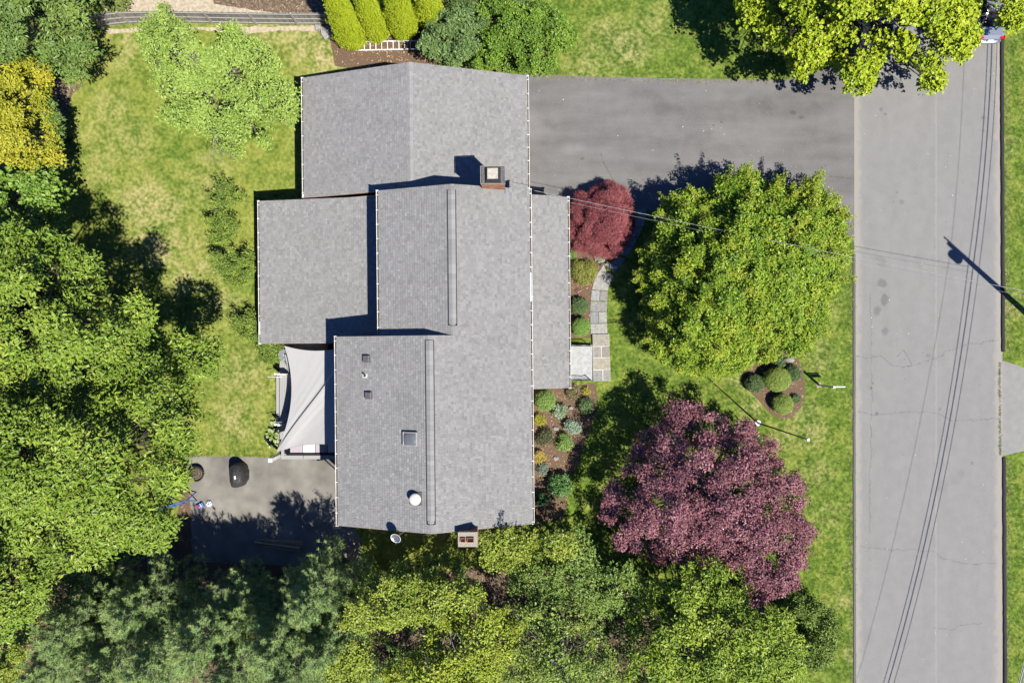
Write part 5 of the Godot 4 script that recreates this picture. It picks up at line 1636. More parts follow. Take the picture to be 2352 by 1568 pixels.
func make_trees():
	var oak := {kinds = leaf.oak + leaf.small, cols = [Color(0.098, 0.165, 0.018), Color(0.160, 0.238, 0.026), Color(0.235, 0.300, 0.040)], lobe = 1.0, per = 66, size = 0.95, trunk = 0.28, bumps = 1.0, gap = 0.65, under = 0.85, tries = 3600}
	tree("oak_tree", "tall oak whose crown reaches farthest over the back lawn", [-90, 520, 0, 517, 34, 500, 62, 511, 72, 535, 130, 528, 147, 545, 164, 565, 205, 579, 236, 613, 232, 637, 253, 675, 239, 705, 284, 692, 297, 682, 359, 699, 355, 719, 342, 750, 352, 767, 345, 794, 342, 822, 360, 850, 320, 880, 200, 900, 100, 880, -90, 900], 9.0, 14.0, oak.merged({holes = [[40, 715, 22], [75, 872, 18]]}), 201, "oaks west of the lawn")
	tree("oak_tree", "smaller oak with one low round crown beside the tall oaks", [379, 753, 414, 757, 441, 774, 480, 775, 520, 788, 513, 828, 479, 870, 441, 880, 400, 870, 398, 830, 395, 790], 7.0, 9.5, oak.merged({trunk = 0.16}, true), 202, "oaks west of the lawn")
	tree("oak_tree", "broad oak beside the fire pit and patio", [-90, 895, 60, 890, 130, 905, 260, 885, 350, 845, 420, 870, 441, 884, 461, 931, 475, 955, 456, 992, 466, 1005, 433, 1035, 437, 1066, 440, 1113, 433, 1132, 378, 1152, 390, 1167, 413, 1191, 390, 1222, 401, 1245, 374, 1261, 335, 1261, 273, 1257, 249, 1269, 200, 1240, 100, 1210, -90, 1180], 8.5, 14.5, oak.merged({holes = [[60, 1010, 16], [170, 1120, 14]]}), 203, "oaks west of the lawn")
	tree("oak_tree", "oak above the swing set and pines", [-90, 1180, 60, 1200, 190, 1235, 250, 1268, 214, 1296, 175, 1316, 121, 1316, 125, 1347, 105, 1378, 70, 1417, 35, 1448, 27, 1471, 0, 1491, -90, 1510], 8.0, 13.0, oak, 204, "oaks west of the lawn")
	var under := {kinds = leaf.maple, cols = [Color(0.08, 0.155, 0.02), Color(0.13, 0.225, 0.028), Color(0.19, 0.28, 0.04)], lobe = 0.85, per = 55, trunk = 0.12, bumps = 0.8}
	tree("maple_tree", "dense green maple between the yellow tree and the oaks", [-80, 400, 40, 405, 100, 395, 166, 418, 160, 452, 142, 472, 152, 505, 140, 525, 60, 505, -80, 520], 4.0, 6.5, under, 205)
	tree("young_maple", "low green understorey tree below the big oaks", [60, 520, 160, 560, 150, 600, 220, 640, 250, 700, 340, 740, 390, 800, 380, 860, 300, 850, 180, 760, 80, 650], 2.0, 4.0, under.merged({per = 40}, true), 206)
	var ash := {kinds = leaf.oak, cols = [Color(0.07, 0.125, 0.025), Color(0.115, 0.18, 0.036), Color(0.175, 0.24, 0.05)], lobe = 0.95, per = 60, size = 0.85, trunk = 0.2, bumps = 0.9, flat = 0.5}
	tree("ash_tree", "dark green tree at the end of the picket fence", [-90, -90, 250, -90, 236, -20, 228, 20, 234, 40, 212, 68, 200, 90, 218, 125, 190, 150, 205, 182, 165, 190, 130, 160, 90, 145, 0, 130, -90, 140], 6.0, 9.0, ash, 207)
	tree("locust_tree", "yellow leaved tree at the edge of the back lawn", [-60, 150, 0, 155, 60, 140, 108, 132, 112, 180, 100, 230, 118, 265, 126, 310, 136, 375, 100, 385, 70, 392, 20, 375, -60, 330], 4.0, 6.5, {kinds = leaf.small, cols = [Color(0.15, 0.19, 0.015), Color(0.26, 0.27, 0.018), Color(0.37, 0.335, 0.03)], lobe = 0.75, per = 80, size = 1.2, trunk = 0.12}, 208)
	tree("ash_tree", "green tree below the yellow one at the lawn edge", [90, 225, 122, 235, 136, 290, 132, 330, 140, 380, 118, 388, 122, 310], 2.5, 4.5, ash.merged({lobe = 0.55, per = 45}, true), 228)
	tree("walnut_tree", "pale green loose tree over the back lawn and fence", [369, 4, 393, 16, 386, 41, 424, 44, 434, 65, 455, 89, 465, 113, 496, 113, 509, 96, 509, 68, 537, 55, 574, 82, 629, 113, 636, 164, 674, 191, 688, 253, 676, 291, 635, 308, 600, 347, 560, 352, 533, 362, 492, 325, 455, 301, 403, 291, 359, 267, 372, 250, 407, 232, 366, 212, 359, 191, 342, 154, 328, 103, 316, 79, 326, 48, 358, 34], 4.0, 7.5, {kinds = leaf.small, cols = [Color(0.14, 0.22, 0.035), Color(0.205, 0.30, 0.055), Color(0.275, 0.37, 0.085)], lobe = 0.72, per = 62, size = 1.15, trunk = 0.16, bark = "pale_bark", holes = [[385, 232, 14], [470, 100, 10]]}, 209)
	dead_limb()
	hedge_conifer("outermost clipped yellow green conifer, beside the fence end", 812, 84, 36, 6.0, 211)
	hedge_conifer("second clipped yellow green conifer from the fence end", 868, 74, 29, 6.0, 212)
	hedge_conifer("third clipped yellow green conifer from the fence end", 930, 66, 33, 6.2, 213)
	hedge_conifer("clipped yellow green conifer next to the lilac thicket", 990, 48, 30, 6.2, 214)
	var lilac := {kinds = leaf.cherry, cols = [Color(0.075, 0.13, 0.035), Color(0.11, 0.18, 0.05), Color(0.17, 0.25, 0.075)], lobe = 0.55, per = 60, size = 0.95, trunk = 0.06, bumps = 0.8, fork = 0.15}
	tree("lilac_bush", "blue green lilac thicket over the ladder end", [965, 100, 985, 45, 1040, 12, 1090, 0, 1120, 30, 1115, 80, 1100, 120, 1085, 155, 1050, 150, 1010, 140, 985, 130], 1.6, 3.2, lilac, 215)
	tree("lilac_bush", "glossy bright green bush at the garage corner", [1095, 20, 1140, -10, 1200, 10, 1250, 5, 1295, 35, 1326, 75, 1312, 110, 1285, 128, 1268, 163, 1230, 170, 1180, 160, 1120, 168, 1085, 150, 1110, 100], 1.6, 3.4, lilac.merged({cols = [Color(0.06, 0.12, 0.012), Color(0.11, 0.20, 0.018), Color(0.19, 0.29, 0.03)]}, true), 216)
	tree("lilac_bush", "dark low bush behind the lilac thicket", [1020, -60, 1200, -60, 1220, 5, 1150, 10, 1100, 0, 1040, 10], 1.0, 2.0, lilac.merged({per = 45}, true), 217)
	tree("maple_tree", "bright yellow green maple hanging over the street and driveway", [1690, -90, 1700, 0, 1712, 40, 1723, 66, 1764, 67, 1770, 102, 1803, 105, 1808, 150, 1829, 186, 1862, 175, 1872, 152, 1926, 140, 1929, 178, 1951, 206, 1986, 218, 1999, 190, 2015, 149, 2040, 127, 2065, 133, 2081, 158, 2116, 159, 2116, 190, 2135, 208, 2167, 202, 2170, 178, 2156, 138, 2199, 142, 2227, 114, 2250, 95, 2238, 63, 2244, 30, 2258, -30, 2296, -30, 2290, 40, 2304, 74, 2347, 62, 2352, 10, 2400, -20, 2400, -90], 3.6, 8.5, {kinds = leaf.maple, cols = [Color(0.16, 0.245, 0.008), Color(0.255, 0.335, 0.012), Color(0.335, 0.40, 0.018)], lobe = 0.75, per = 50, size = 0.92, trunk = 0.2, bumps = 0.9, gap = 0.68, under = 0.8, tries = 3600, stem = Vector2(1900, -80), holes = [[2034, 46, 24], [2145, 70, 6]]}, 218)
	tree("cherry_tree", "big round yellow green tree on the front lawn", [1504, 506, 1526, 469, 1548, 445, 1599, 434, 1625, 450, 1651, 405, 1680, 412, 1717, 372, 1731, 402, 1761, 420, 1801, 400, 1804, 432, 1830, 425, 1887, 395, 1885, 440, 1936, 460, 1920, 480, 1953, 486, 1936, 513, 1964, 513, 1933, 535, 1960, 550, 1929, 566, 1960, 603, 1922, 610, 1927, 640, 1918, 665, 1896, 698, 1891, 742, 1872, 782, 1841, 815, 1801, 822, 1728, 830, 1698, 852, 1665, 863, 1632, 863, 1570, 855, 1515, 830, 1488, 769, 1480, 703, 1466, 652, 1473, 582, 1502, 546], 2.3, 6.8, {kinds = leaf.cherry, cols = [Color(0.080, 0.165, 0.012), Color(0.145, 0.245, 0.014), Color(0.220, 0.31, 0.02), Color(0.31, 0.33, 0.03)], lobe = 0.6, per = 66, size = 0.95, trunk = 0.18, bumps = 0.7, gap = 0.66, under = 0.8, tries = 4200, shoots = 0.75}, 219)
	tree("japanese_maple", "dome shaped red laceleaf maple by the porch", [1312, 460, 1328, 440, 1350, 446, 1372, 426, 1405, 418, 1438, 435, 1452, 470, 1455, 512, 1440, 552, 1412, 590, 1370, 585, 1322, 572, 1310, 540], 0.9, 2.5, {kinds = leaf.lace, cols = [Color(0.15, 0.036, 0.040), Color(0.235, 0.063, 0.068), Color(0.32, 0.10, 0.098)], m = "red_leaf", lobe = 0.42, per = 130, size = 1.05, trunk = 0.08, bumps = 0.55, gap = 0.62, under = 0.6, flat = 0.5, fork = 0.5, lift = 0.7}, 220)
	tree("plum_tree", "large purple leaved plum tree on the front lawn", [1527, 935, 1551, 920, 1590, 924, 1629, 941, 1650, 960, 1676, 955, 1684, 993, 1693, 1000, 1695, 954, 1730, 970, 1734, 1000, 1750, 990, 1789, 1010, 1785, 1054, 1820, 1068, 1850, 1105, 1850, 1148, 1840, 1187, 1877, 1218, 1868, 1247, 1840, 1253, 1865, 1296, 1840, 1314, 1838, 1361, 1781, 1368, 1742, 1403, 1705, 1384, 1712, 1351, 1676, 1306, 1600, 1300, 1559, 1288, 1512, 1302, 1498, 1280, 1416, 1255, 1408, 1214, 1382, 1187, 1381, 1120, 1398, 1099, 1426, 1109, 1430, 1069, 1457, 1023, 1477, 991, 1514, 976], 3.0, 7.2, {kinds = leaf.plum, cols = [Color(0.095, 0.040, 0.056), Color(0.215, 0.080, 0.102), Color(0.36, 0.180, 0.195)], m = "red_leaf", lobe = 0.82, per = 66, gap = 0.74, size = 1.0, trunk = 0.2, bumps = 1.2, tries = 4200, holes = [[1716, 1115, 14], [1635, 1080, 12], [1660, 1035, 10], [1612, 1110, 10], [1780, 1290, 9], [1690, 1020, 8]]}, 221)
	# pines behind the patio
	pine("tall pine whose shadow falls across the patio", 688, 1418, 8.8, 2.1, 231)
	pine("pine in front of the basketball hoop, between the tall pines", 520, 1452, 7.6, 1.9, 232)
	pine("pine behind the swing set", 265, 1440, 8.5, 2.2, 234)
	pine("pine at the neighbouring roof corner", 100, 1490, 9.0, 2.6, 235)
	pine("pine in the corner by the neighbouring roof", 60, 1575, 9.5, 2.4, 259)
	pine("pale pine in the row below the patio", 420, 1520, 10.0, 2.6, 236)
	pine("dense pine at the end of the grove", 600, 1530, 10.0, 2.5, 237)
	pine("outer pine beyond the row", 300, 1580, 10.0, 2.4, 238)
	pine("outermost pine below the neighbouring roof corner", 190, 1590, 9.5, 2.6, 255)
	pine("outermost pine between the row and the grove", 490, 1610, 10.0, 2.6, 256)
	pine("outermost pine near the thin sapling", 640, 1600, 10.0, 2.4, 257)
	pine("outer pine beside the young grove", 720, 1530, 9.0, 1.8, 239)
	# grove south of the house
	var grove := {kinds = leaf.small, cols = [Color(0.12, 0.185, 0.022), Color(0.20, 0.265, 0.03), Color(0.29, 0.34, 0.05)], lobe = 0.7, per = 60, size = 1.2, trunk = 0.12, bark = "pale_bark", bumps = 1.7, gap = 0.8, shoots = 0.5}
	var shady := {kinds = leaf.cherry, cols = [Color(0.09, 0.165, 0.028), Color(0.145, 0.225, 0.04), Color(0.21, 0.285, 0.055)], lobe = 0.7, per = 50, size = 1.0, trunk = 0.09, bumps = 1.0}
	tree("young_tree", "dense green sapling row behind the south wall", [800, 1360, 829, 1321, 856, 1301, 905, 1295, 964, 1289, 1005, 1268, 1058, 1280, 1066, 1312, 1090, 1340, 1000, 1360, 900, 1370], 3.0, 5.2, shady, 241, "young trees south of the house")
	tree("young_tree", "light green tree with a pale forked stem by the two-flue chimney", [1096, 1250, 1110, 1225, 1150, 1222, 1190, 1228, 1226, 1235, 1228, 1270, 1200, 1300, 1150, 1312, 1115, 1300], 5.5, 7.0, grove.merged({per = 48}, true), 242, "young trees south of the house")
	tree("young_tree", "light green tree filling the middle of the south grove", [800, 1400, 870, 1352, 900, 1330, 1000, 1322, 1030, 1350, 1090, 1330, 1110, 1370, 1060, 1420, 960, 1430, 880, 1440, 780, 1455], 6.5, 9.5, grove, 243, "young trees south of the house")
	tree("young_tree", "yellow green tree low in the south grove", [1000, 1430, 1080, 1400, 1150, 1395, 1195, 1430, 1175, 1500, 1140, 1580, 900, 1610, 880, 1540, 960, 1500], 6.5, 9.5, grove.merged({cols = [Color(0.13, 0.20, 0.016), Color(0.215, 0.28, 0.024), Color(0.305, 0.35, 0.036)]}, true), 244, "young trees south of the house")
	tree("young_tree", "thin yellow green sapling beside the pines", [715, 1460, 745, 1440, 790, 1480, 850, 1500, 840, 1560, 760, 1600, 720, 1560, 735, 1500], 5.0, 7.0, grove.merged({per = 40, lobe = 0.5}, true), 245, "young trees south of the house")
	tree("young_tree", "dense green tree at the house corner by the front bed", [1225, 1290, 1260, 1235, 1330, 1212, 1362, 1240, 1370, 1290, 1440, 1300, 1500, 1330, 1470, 1400, 1380, 1420, 1300, 1400, 1230, 1380, 1160, 1350, 1180, 1300], 3.5, 6.0, shady.merged({tries = 3000}, true), 246, "young trees south of the house")
	tree("young_tree", "light tuft of a tree topping the corner group", [1258, 1250, 1275, 1226, 1310, 1232, 1326, 1262, 1300, 1280, 1262, 1274], 6.0, 7.0, grove.merged({lobe = 0.5, per = 44}, true), 247, "young trees south of the house")
	tree("young_tree", "half bare tree with grey twigs in the south grove", [1160, 1400, 1225, 1370, 1300, 1410, 1380, 1440, 1420, 1500, 1400, 1600, 1180, 1600, 1180, 1500], 5.0, 8.0, grove.merged({per = 24, cols = [Color(0.11, 0.18, 0.03), Color(0.18, 0.26, 0.04), Color(0.25, 0.32, 0.06)]}, true), 248, "young trees south of the house")
	tree("young_tree", "low undergrowth tree below the half bare one", [1150, 1420, 1300, 1420, 1440, 1430, 1470, 1500, 1440, 1600, 1150, 1600], 2.0, 4.0, shady.merged({per = 30}, true), 249, "young trees south of the house")
	tree("young_tree", "low undergrowth tree below the light green tree", [690, 1450, 820, 1400, 960, 1420, 1100, 1440, 1160, 1500, 1150, 1600, 690, 1610], 2.0, 4.0, shady.merged({per = 28}, true), 250, "young trees south of the house")
	tree("young_tree", "low undergrowth tree between the oaks and the pines", [110, 1330, 200, 1310, 255, 1285, 300, 1330, 280, 1370, 200, 1400, 120, 1430, 50, 1480, 10, 1480, 60, 1420], 2.0, 4.0, shady.merged({per = 36}, true), 258, "young trees south of the house")
	tree("ash_tree", "bright star leaved tree below the purple plum", [1440, 1430, 1508, 1333, 1534, 1301, 1577, 1294, 1599, 1270, 1618, 1304, 1658, 1282, 1690, 1333, 1719, 1362, 1735, 1410, 1767, 1402, 1800, 1395, 1830, 1440, 1850, 1500, 1845, 1570, 1780, 1610, 1430, 1610, 1440, 1500], 4.5, 8.0, {kinds = leaf.oak, cols = [Color(0.10, 0.175, 0.016), Color(0.18, 0.26, 0.022), Color(0.27, 0.335, 0.036)], lobe = 0.78, per = 56, size = 0.85, trunk = 0.18, bumps = 1.1, tries = 3200}, 251)
	tree("yew_tree", "dark fine leaved tree beside the bright star leaved one", [1800, 1395, 1837, 1370, 1880, 1385, 1915, 1402, 1924, 1447, 1918, 1490, 1902, 1524, 1860, 1550, 1830, 1500, 1835, 1440], 2.0, 4.2, {kinds = leaf.small, cols = [Color(0.075, 0.13, 0.018), Color(0.12, 0.185, 0.026), Color(0.17, 0.24, 0.04)], lobe = 0.5, per = 70, size = 0.9, trunk = 0.1}, 252)
	tree("shrub_thicket", "leafy thicket against the neighbouring roof corner", [10, 1490, 40, 1470, 60, 1500, 45, 1540, 30, 1580, 0, 1600, -20, 1560], 3.2, 4.2, grove.merged({lobe = 0.45, size = 0.9, trunk = 0.05, tree = false}, true), 253)
	tree("shrub_thicket", "leafy bush at the fence in the back corner", [262, -30, 292, -20, 290, 18, 275, 35, 255, 28, 240, 5], 0.6, 1.4, lilac.merged({lobe = 0.4, cols = [Color(0.10, 0.14, 0.03), Color(0.18, 0.21, 0.05)], tree = false}, true), 254)
func dead_limb():
	var b := MB.new()
	var g := rnd(12)
	var root := at(478, 285, 5.5)
	var grow := [[at(478, 285, 5.5), at(492, 318, 5.4), 0.05, 4]]
	while grow.size() > 0:
		var s = grow.pop_back()
		b.tube([s[0] - root, s[0].lerp(s[1], 0.5) - root + Vector3(g.randfn(), 0, g.randfn()) * 0.04, s[1] - root], [s[2], s[2] * 0.8, s[2] * 0.6], 5)
		if s[3] > 0:
			for k in 2 + (1 if g.randf() < 0.4 else 0):
				var d: Vector3 = (s[1] - s[0]).rotated(Vector3.UP, g.randf_range(-1.0, 1.0)) * g.randf_range(0.6, 0.85)
				d.y += g.randf_range(-0.08, 0.12)
				grow.append([s[1], s[1] + d, s[2] * 0.62, s[3] - 1])
	var t := root + Vector3(0.6, 0, -0.2)
	b.tube([Vector3.ZERO, Vector3(0.2, -2.0, -1.2), Vector3(0.4, -5.5, -1.6)], [0.05, 0.07, 0.10], 6)
	solo("dead_tree", b.mesh(), M.pale_bark, "leafless pale grey branches at the rim of the pale tree", "tree", root)

# ---------------------------------------------------------------- things in the yard
func make_yard_things():
	make_fence()
	# fieldstones stacked at the fence end
	var g := rnd(4)
	for s in [[733, 64, 0.30, 0.22, 0.1, "pale squarish stone touching the fence at the stone heap"], [745, 72, 0.27, 0.28, 0.0, "smallest square stone in the heap at the fence end"], [757, 60, 0.38, 0.24, 1.2, "long stone slanting against the fence end post"], [764, 76, 0.42, 0.18, 0.35, "narrow buff stone on the hedge side of the heap"], [750, 80, 0.36, 0.34, 0.6, "broad grey stone on the lawn side of the heap"]]:
		var b := MB.new()
		b.slab(Vector3(0, 0.1, 0), Vector3(s[2] * 1.5, 0.18, s[3] * 1.5), 0.03, Basis(Vector3.UP, s[4]) * Basis(Vector3.RIGHT, g.randf_range(-0.15, 0.15)))
		solo("paving_stone", b.mesh(), M.boulder, s[5], "stone", at(s[0], s[1]), "stones at the fence end")
	# aluminium ladder on the ground
	var L = thing("ladder", "white ladder lying on the mulch under the clipped conifers", "ladder", at(895, 104, 0.1), 0.02)
	for s in [-1, 1]:
		var b := MB.new()
		b.box(Vector3(0, 0.0, s * 0.26), Vector3(4.4, 0.07, 0.05))
		part("rail", b.mesh(), M.white_metal, L)
	for k in 12:
		var b := MB.new()
		b.box(Vector3(-1.95 + k * 0.36, 0.0, 0), Vector3(0.045, 0.035, 0.48))
		part("rung", b.mesh(), M.white_metal, L)
	# fire pit
	var F = thing("fire_pit", "round rusty fire pit with a domed mesh lid on the patio", "fire pit", at(455, 1086))
	var fb := MB.new()
	fb.lathe([Vector2(0.28, 0.12), Vector2(0.40, 0.22), Vector2(0.44, 0.34), Vector2(0.475, 0.36), Vector2(0.475, 0.38), Vector2(0.42, 0.38), Vector2(0.39, 0.26), Vector2(0.20, 0.16), Vector2(0.0, 0.15)], 32)
	part("bowl", fb.mesh(), M.rust, F)
	var fa := MB.new()
	fa.lathe([Vector2(0.36, 0.30), Vector2(0.2, 0.33), Vector2(0.0, 0.35)], 24)
	part("ash", fa.mesh(), M.ash, F)
	for k in 3:
		var a := TAU * k / 3
		var b := MB.new()
		b.tube([Vector3(cos(a) * 0.3, 0.16, sin(a) * 0.3), Vector3(cos(a) * 0.42, 0.0, sin(a) * 0.42)], [0.018, 0.018], 6)
		part("leg", b.mesh(), M.black_iron, F)
	var fm := MB.new()
	for k in 6:
		var a := PI * k / 6
		var p := []; var r := []
		for i in 11:
			var t := PI * i / 10
			p.append(Vector3(cos(a) * cos(t) * 0.43, 0.38 + sin(t) * 0.22, sin(a) * cos(t) * 0.43)); r.append(0.007)
		fm.tube(p, r, 4)
	for q in [[0.43, 0.39], [0.36, 0.50], [0.22, 0.57]]: fm.lathe([Vector2(q[0] - 0.012, q[1]), Vector2(q[0] + 0.006, q[1]), Vector2(q[0] + 0.006, q[1] + 0.012), Vector2(q[0] - 0.012, q[1] + 0.012)], 28)
	part("mesh_lid", fm.mesh(), M.black_iron, F)
	var fh := MB.new()
	fh.lathe([Vector2(0.475, 0.30), Vector2(0.485, 0.36), Vector2(0.475, 0.40)], 32)
	fh.box(Vector3(0.5, 0.40, 0.03), Vector3(0.10, 0.03, 0.05))
	part("handle_ring", fh.mesh(), M.black_iron, F)
	make_grill()
	make_toys()
	# lumber on the patio
	var wood := [Color(0.42, 0.28, 0.18), Color(0.46, 0.36, 0.25), Color(0.34, 0.19, 0.11), Color(0.40, 0.24, 0.14), Color(0.52, 0.44, 0.33)]
	var k2 := 0
	for l in [[640, 1247, 2.95, 0.12, 0.07, 0.06, 0], [642, 1241, 2.9, 0.10, 0.09, -0.01, 1], [636, 1251, 2.85, 0.11, 0.15, 0.07, 4], [649, 1256, 2.45, 0.12, 0.07, 0.09, 2], [645, 1260, 2.5, 0.11, 0.06, 0.08, 3], [644, 1244, 2.8, 0.10, 0.17, 0.05, 0]]:
		var b := MB.new()
		b.slab(Vector3.ZERO, Vector3(l[2], 0.09, l[3]), 0.004, Basis(Vector3.UP, -l[5] - 0.06), wood[l[6]])
		solo("lumber_beam", b.mesh(), M.lumber, "weathered wooden beam in the stack on the shaded patio", "lumber", at(l[0], l[1], l[4]), "beams stacked on the patio")
	make_hoop()
	make_swing()
	make_gate_and_shed()
	# grey bin lid and scrap boards by the shed
	var bb := MB.new()
	bb.slab(Vector3(0, 0.25, 0), Vector3(0.48, 0.5, 0.36), 0.05, Basis(Vector3.UP, 0.3))
	solo("storage_box", bb.mesh(), M.grey_metal, "small grey box beside the big pine", "box", at(712, 1334))
	for s in [[745, 1362, 0.9, 0.1, "grey scrap board pointing at the big pine"], [768, 1357, 1.3, -0.04, "longest grey scrap board in front of the shed"], [792, 1361, 0.7, 0.2, "short skewed scrap board by the wooden gate"], [775, 1366, 1.0, 0.02, "grey scrap board lying against the shed wall"]]:
		var b := MB.new()
		b.slab(Vector3(0, 0.05, 0), Vector3(s[2], 0.05, 0.14), 0.005, Basis(Vector3.UP, s[3]))
		solo("scrap_board", b.mesh(), M.old_wood, s[4], "board", at(s[0], s[1]), "scrap boards by the shed")
	# flagpole
	var P = thing("flagpole", "tall dark flagpole with a white ball and white base disc", "flagpole", at(1741, 971))
	var pb := MB.new()
	pb.tube([Vector3(0, 0, 0), Vector3(0, 7.15, 0)], [0.055, 0.03], 12)
	part("pole", pb.mesh(), M.dark_metal, P)
	var pd := MB.new()
	pd.lathe([Vector2(0.19, 0.0), Vector2(0.19, 0.05), Vector2(0.15, 0.09), Vector2(0.05, 0.11)], 20)
	part("base", pd.mesh(), M.white_paint, P)
	var ball := MB.new()
	ball.blob(Vector3(0, 7.25, 0), Vector3.ONE * 0.10, 0.0, 1, 9)
	part("ball", ball.mesh(), M.white_paint, P)
	var cl := MB.new()
	cl.box(Vector3(0.06, 1.2, 0), Vector3(0.05, 0.16, 0.02))
	part("cleat", cl.mesh(), M.galvanised, P)
	# estate agent's post without panel lettering: white post with an arm
	var S = thing("sign_post", "white yard sign post with an arm pointing at the street", "sign post", at(1882, 884), 0.0)
	var sb := MB.new()
	sb.box(Vector3(0, 1.0, 0), Vector3(0.10, 2.0, 0.10))
	part("post", sb.mesh(), M.white_paint, S)
	var sc := MB.new()
	sc.slab(Vector3(0, 2.02, 0), Vector3(0.13, 0.05, 0.13), 0.015)
	part("cap", sc.mesh(), M.white_paint, S)
	var sa := MB.new()
	sa.box(Vector3(0.40, 1.80, 0.0), Vector3(0.72, 0.07, 0.06))
	part("arm", sa.mesh(), M.white_paint, S)
	var sp := MB.new()
	sp.box(Vector3(0.42, 1.42, 0.0), Vector3(0.60, 0.46, 0.015))
	part("panel", sp.mesh(), M.grey_metal, S)
	for x in [0.2, 0.64]:
		var b := MB.new()
		b.tube([Vector3(x, 1.77, 0), Vector3(x, 1.65, 0)], [0.008, 0.008], 5)
		part("hook", b.mesh(), M.black_iron, S)
	var so := MB.new()
	so.sheet(wobble(PackedVector2Array([Vector2(-0.22, -0.1), Vector2(0.1, -0.16), Vector2(0.16, 0.1), Vector2(-0.1, 0.2)]), 0.08, 0.05, 3), 0.012, 0.02)
	part("dug_earth", so.mesh(), M.sand, S)
func make_fence():
	# weathered picket fence: posts, rails and single pickets
	var F = thing("picket_fence", "weathered grey wooden picket fence along the back lawn", "fence")
	var line := [[236, 62], [300, 55], [395, 53], [490, 55], [590, 57], [685, 58], [765, 58]]
	var g := rnd(8)
	var mesh_ := []
	var mats := []
	for k in 5:
		var b := MB.new()
		b.box(Vector3(0, 0.77, 0), Vector3(0.085, 1.5, 0.02), Basis(), Color(0.34, 0.33, 0.31) * (0.75 + 0.11 * k))
		mesh_.append(b.mesh())
	for i in line.size() - 1:
		var a := at(line[i][0], line[i][1]); var c := at(line[i + 1][0], line[i + 1][1])
		var d := (c - a).normalized()
		var bs := Basis(d, Vector3.UP, d.cross(Vector3.UP))
		var L := a.distance_to(c)
		var u := 0.06
		while u < L - 0.05:
			var p = part("picket", mesh_[g.randi() % 5], M.fence_wood, F)
			p.transform = Transform3D(bs * Basis(Vector3.BACK, g.randf_range(-0.015, 0.015)), a + d * u + bs.z * -0.05 + Vector3.UP * g.randf_range(-0.03, 0.03))
			u += 0.105
		for y in [0.3, 0.85, 1.42]:
			var b := MB.new()
			b.box(a.lerp(c, 0.5) + Vector3.UP * y + bs.z * 0.0, Vector3(L - 0.1, 0.085, 0.045), bs, Color(0.42, 0.40, 0.37))
			part("rail", b.mesh(), M.fence_wood, F)
	for q in line:
		var b := MB.new()
		b.slab(at(q[0], q[1]) + Vector3(0, 0.8, 0), Vector3(0.11, 1.6, 0.11), 0.01, Basis(), Color(0.42, 0.40, 0.37))
		part("post", b.mesh(), M.fence_wood, F)
func make_grill():
	# gas grill under a black fitted cover with folds
	var G = thing("covered_grill", "barbecue grill under a black fitted cover on the patio", "grill", at(553, 1087), 0.04)
	var b := MB.new()
	var n := 40
	var nz := FastNoiseLite.new(); nz.seed = 6; nz.frequency = 1.2
	var prof := [[0.06, 1.0, 0.0], [0.45, 0.98, 0.0], [0.85, 0.97, 0.0], [0.97, 0.88, 0.02], [1.10, 0.62, 0.08], [1.18, 0.40, 0.10], [1.20, 0.0, 0.10]]
	var rings := []
	for p in prof:
		var row := []
		for k in n:
			var a := TAU * k / n
			# outline: long oblong, bulged on the hood side
			var rx: float = 0.40 + (0.14 if cos(a) > 0 else 0.0) * (1.0 - pow(absf(sin(a)), 3.0)); var rz: float = 0.74
			var e := 3.2
			var q := 1.0 / pow(pow(absf(cos(a)) / rx, e) + pow(absf(sin(a)) / rz, e), 1.0 / e)
			var fold: float = 1.0 + 0.05 * nz.get_noise_2d(cos(a) * 3.0 + p[0], sin(a) * 3.0) + 0.025 * sin(a * 9.0) * (1.0 - p[0] * 0.6)
			row.append(Vector3(cos(a) * q * p[1] * fold + p[2], p[0] + 0.03 * nz.get_noise_2d(cos(a) * 4.0, sin(a) * 4.0 + p[0] * 3.0), -sin(a) * q * p[1] * fold))
		rings.append(row)
	for i in prof.size() - 1:
		for k in n:
			var j := (k + 1) % n
			b.quad(rings[i][k], rings[i][j], rings[i + 1][j], rings[i + 1][k])
	part("cover", b.mesh(), M.dark_cloth, G)
	var lb := MB.new()
	lb.box(Vector3(0.10, 1.205, 0.03), Vector3(0.10, 0.006, 0.18), Basis(Vector3.UP, 0.06))
	part("label_patch", lb.mesh(), M.white_plastic, G)
	for k in [[-1, -1], [1, -1], [1, 1], [-1, 1]]:
		var w := MB.new()
		w.lathe([Vector2(0.0, -0.02), Vector2(0.05, -0.02), Vector2(0.05, 0.02), Vector2(0.0, 0.02)], 12, Transform3D(Basis(Vector3.BACK, PI / 2), Vector3(k[0] * 0.28, 0.05, k[1] * 0.58)))
		part("caster", w.mesh(), M.rubber, G)
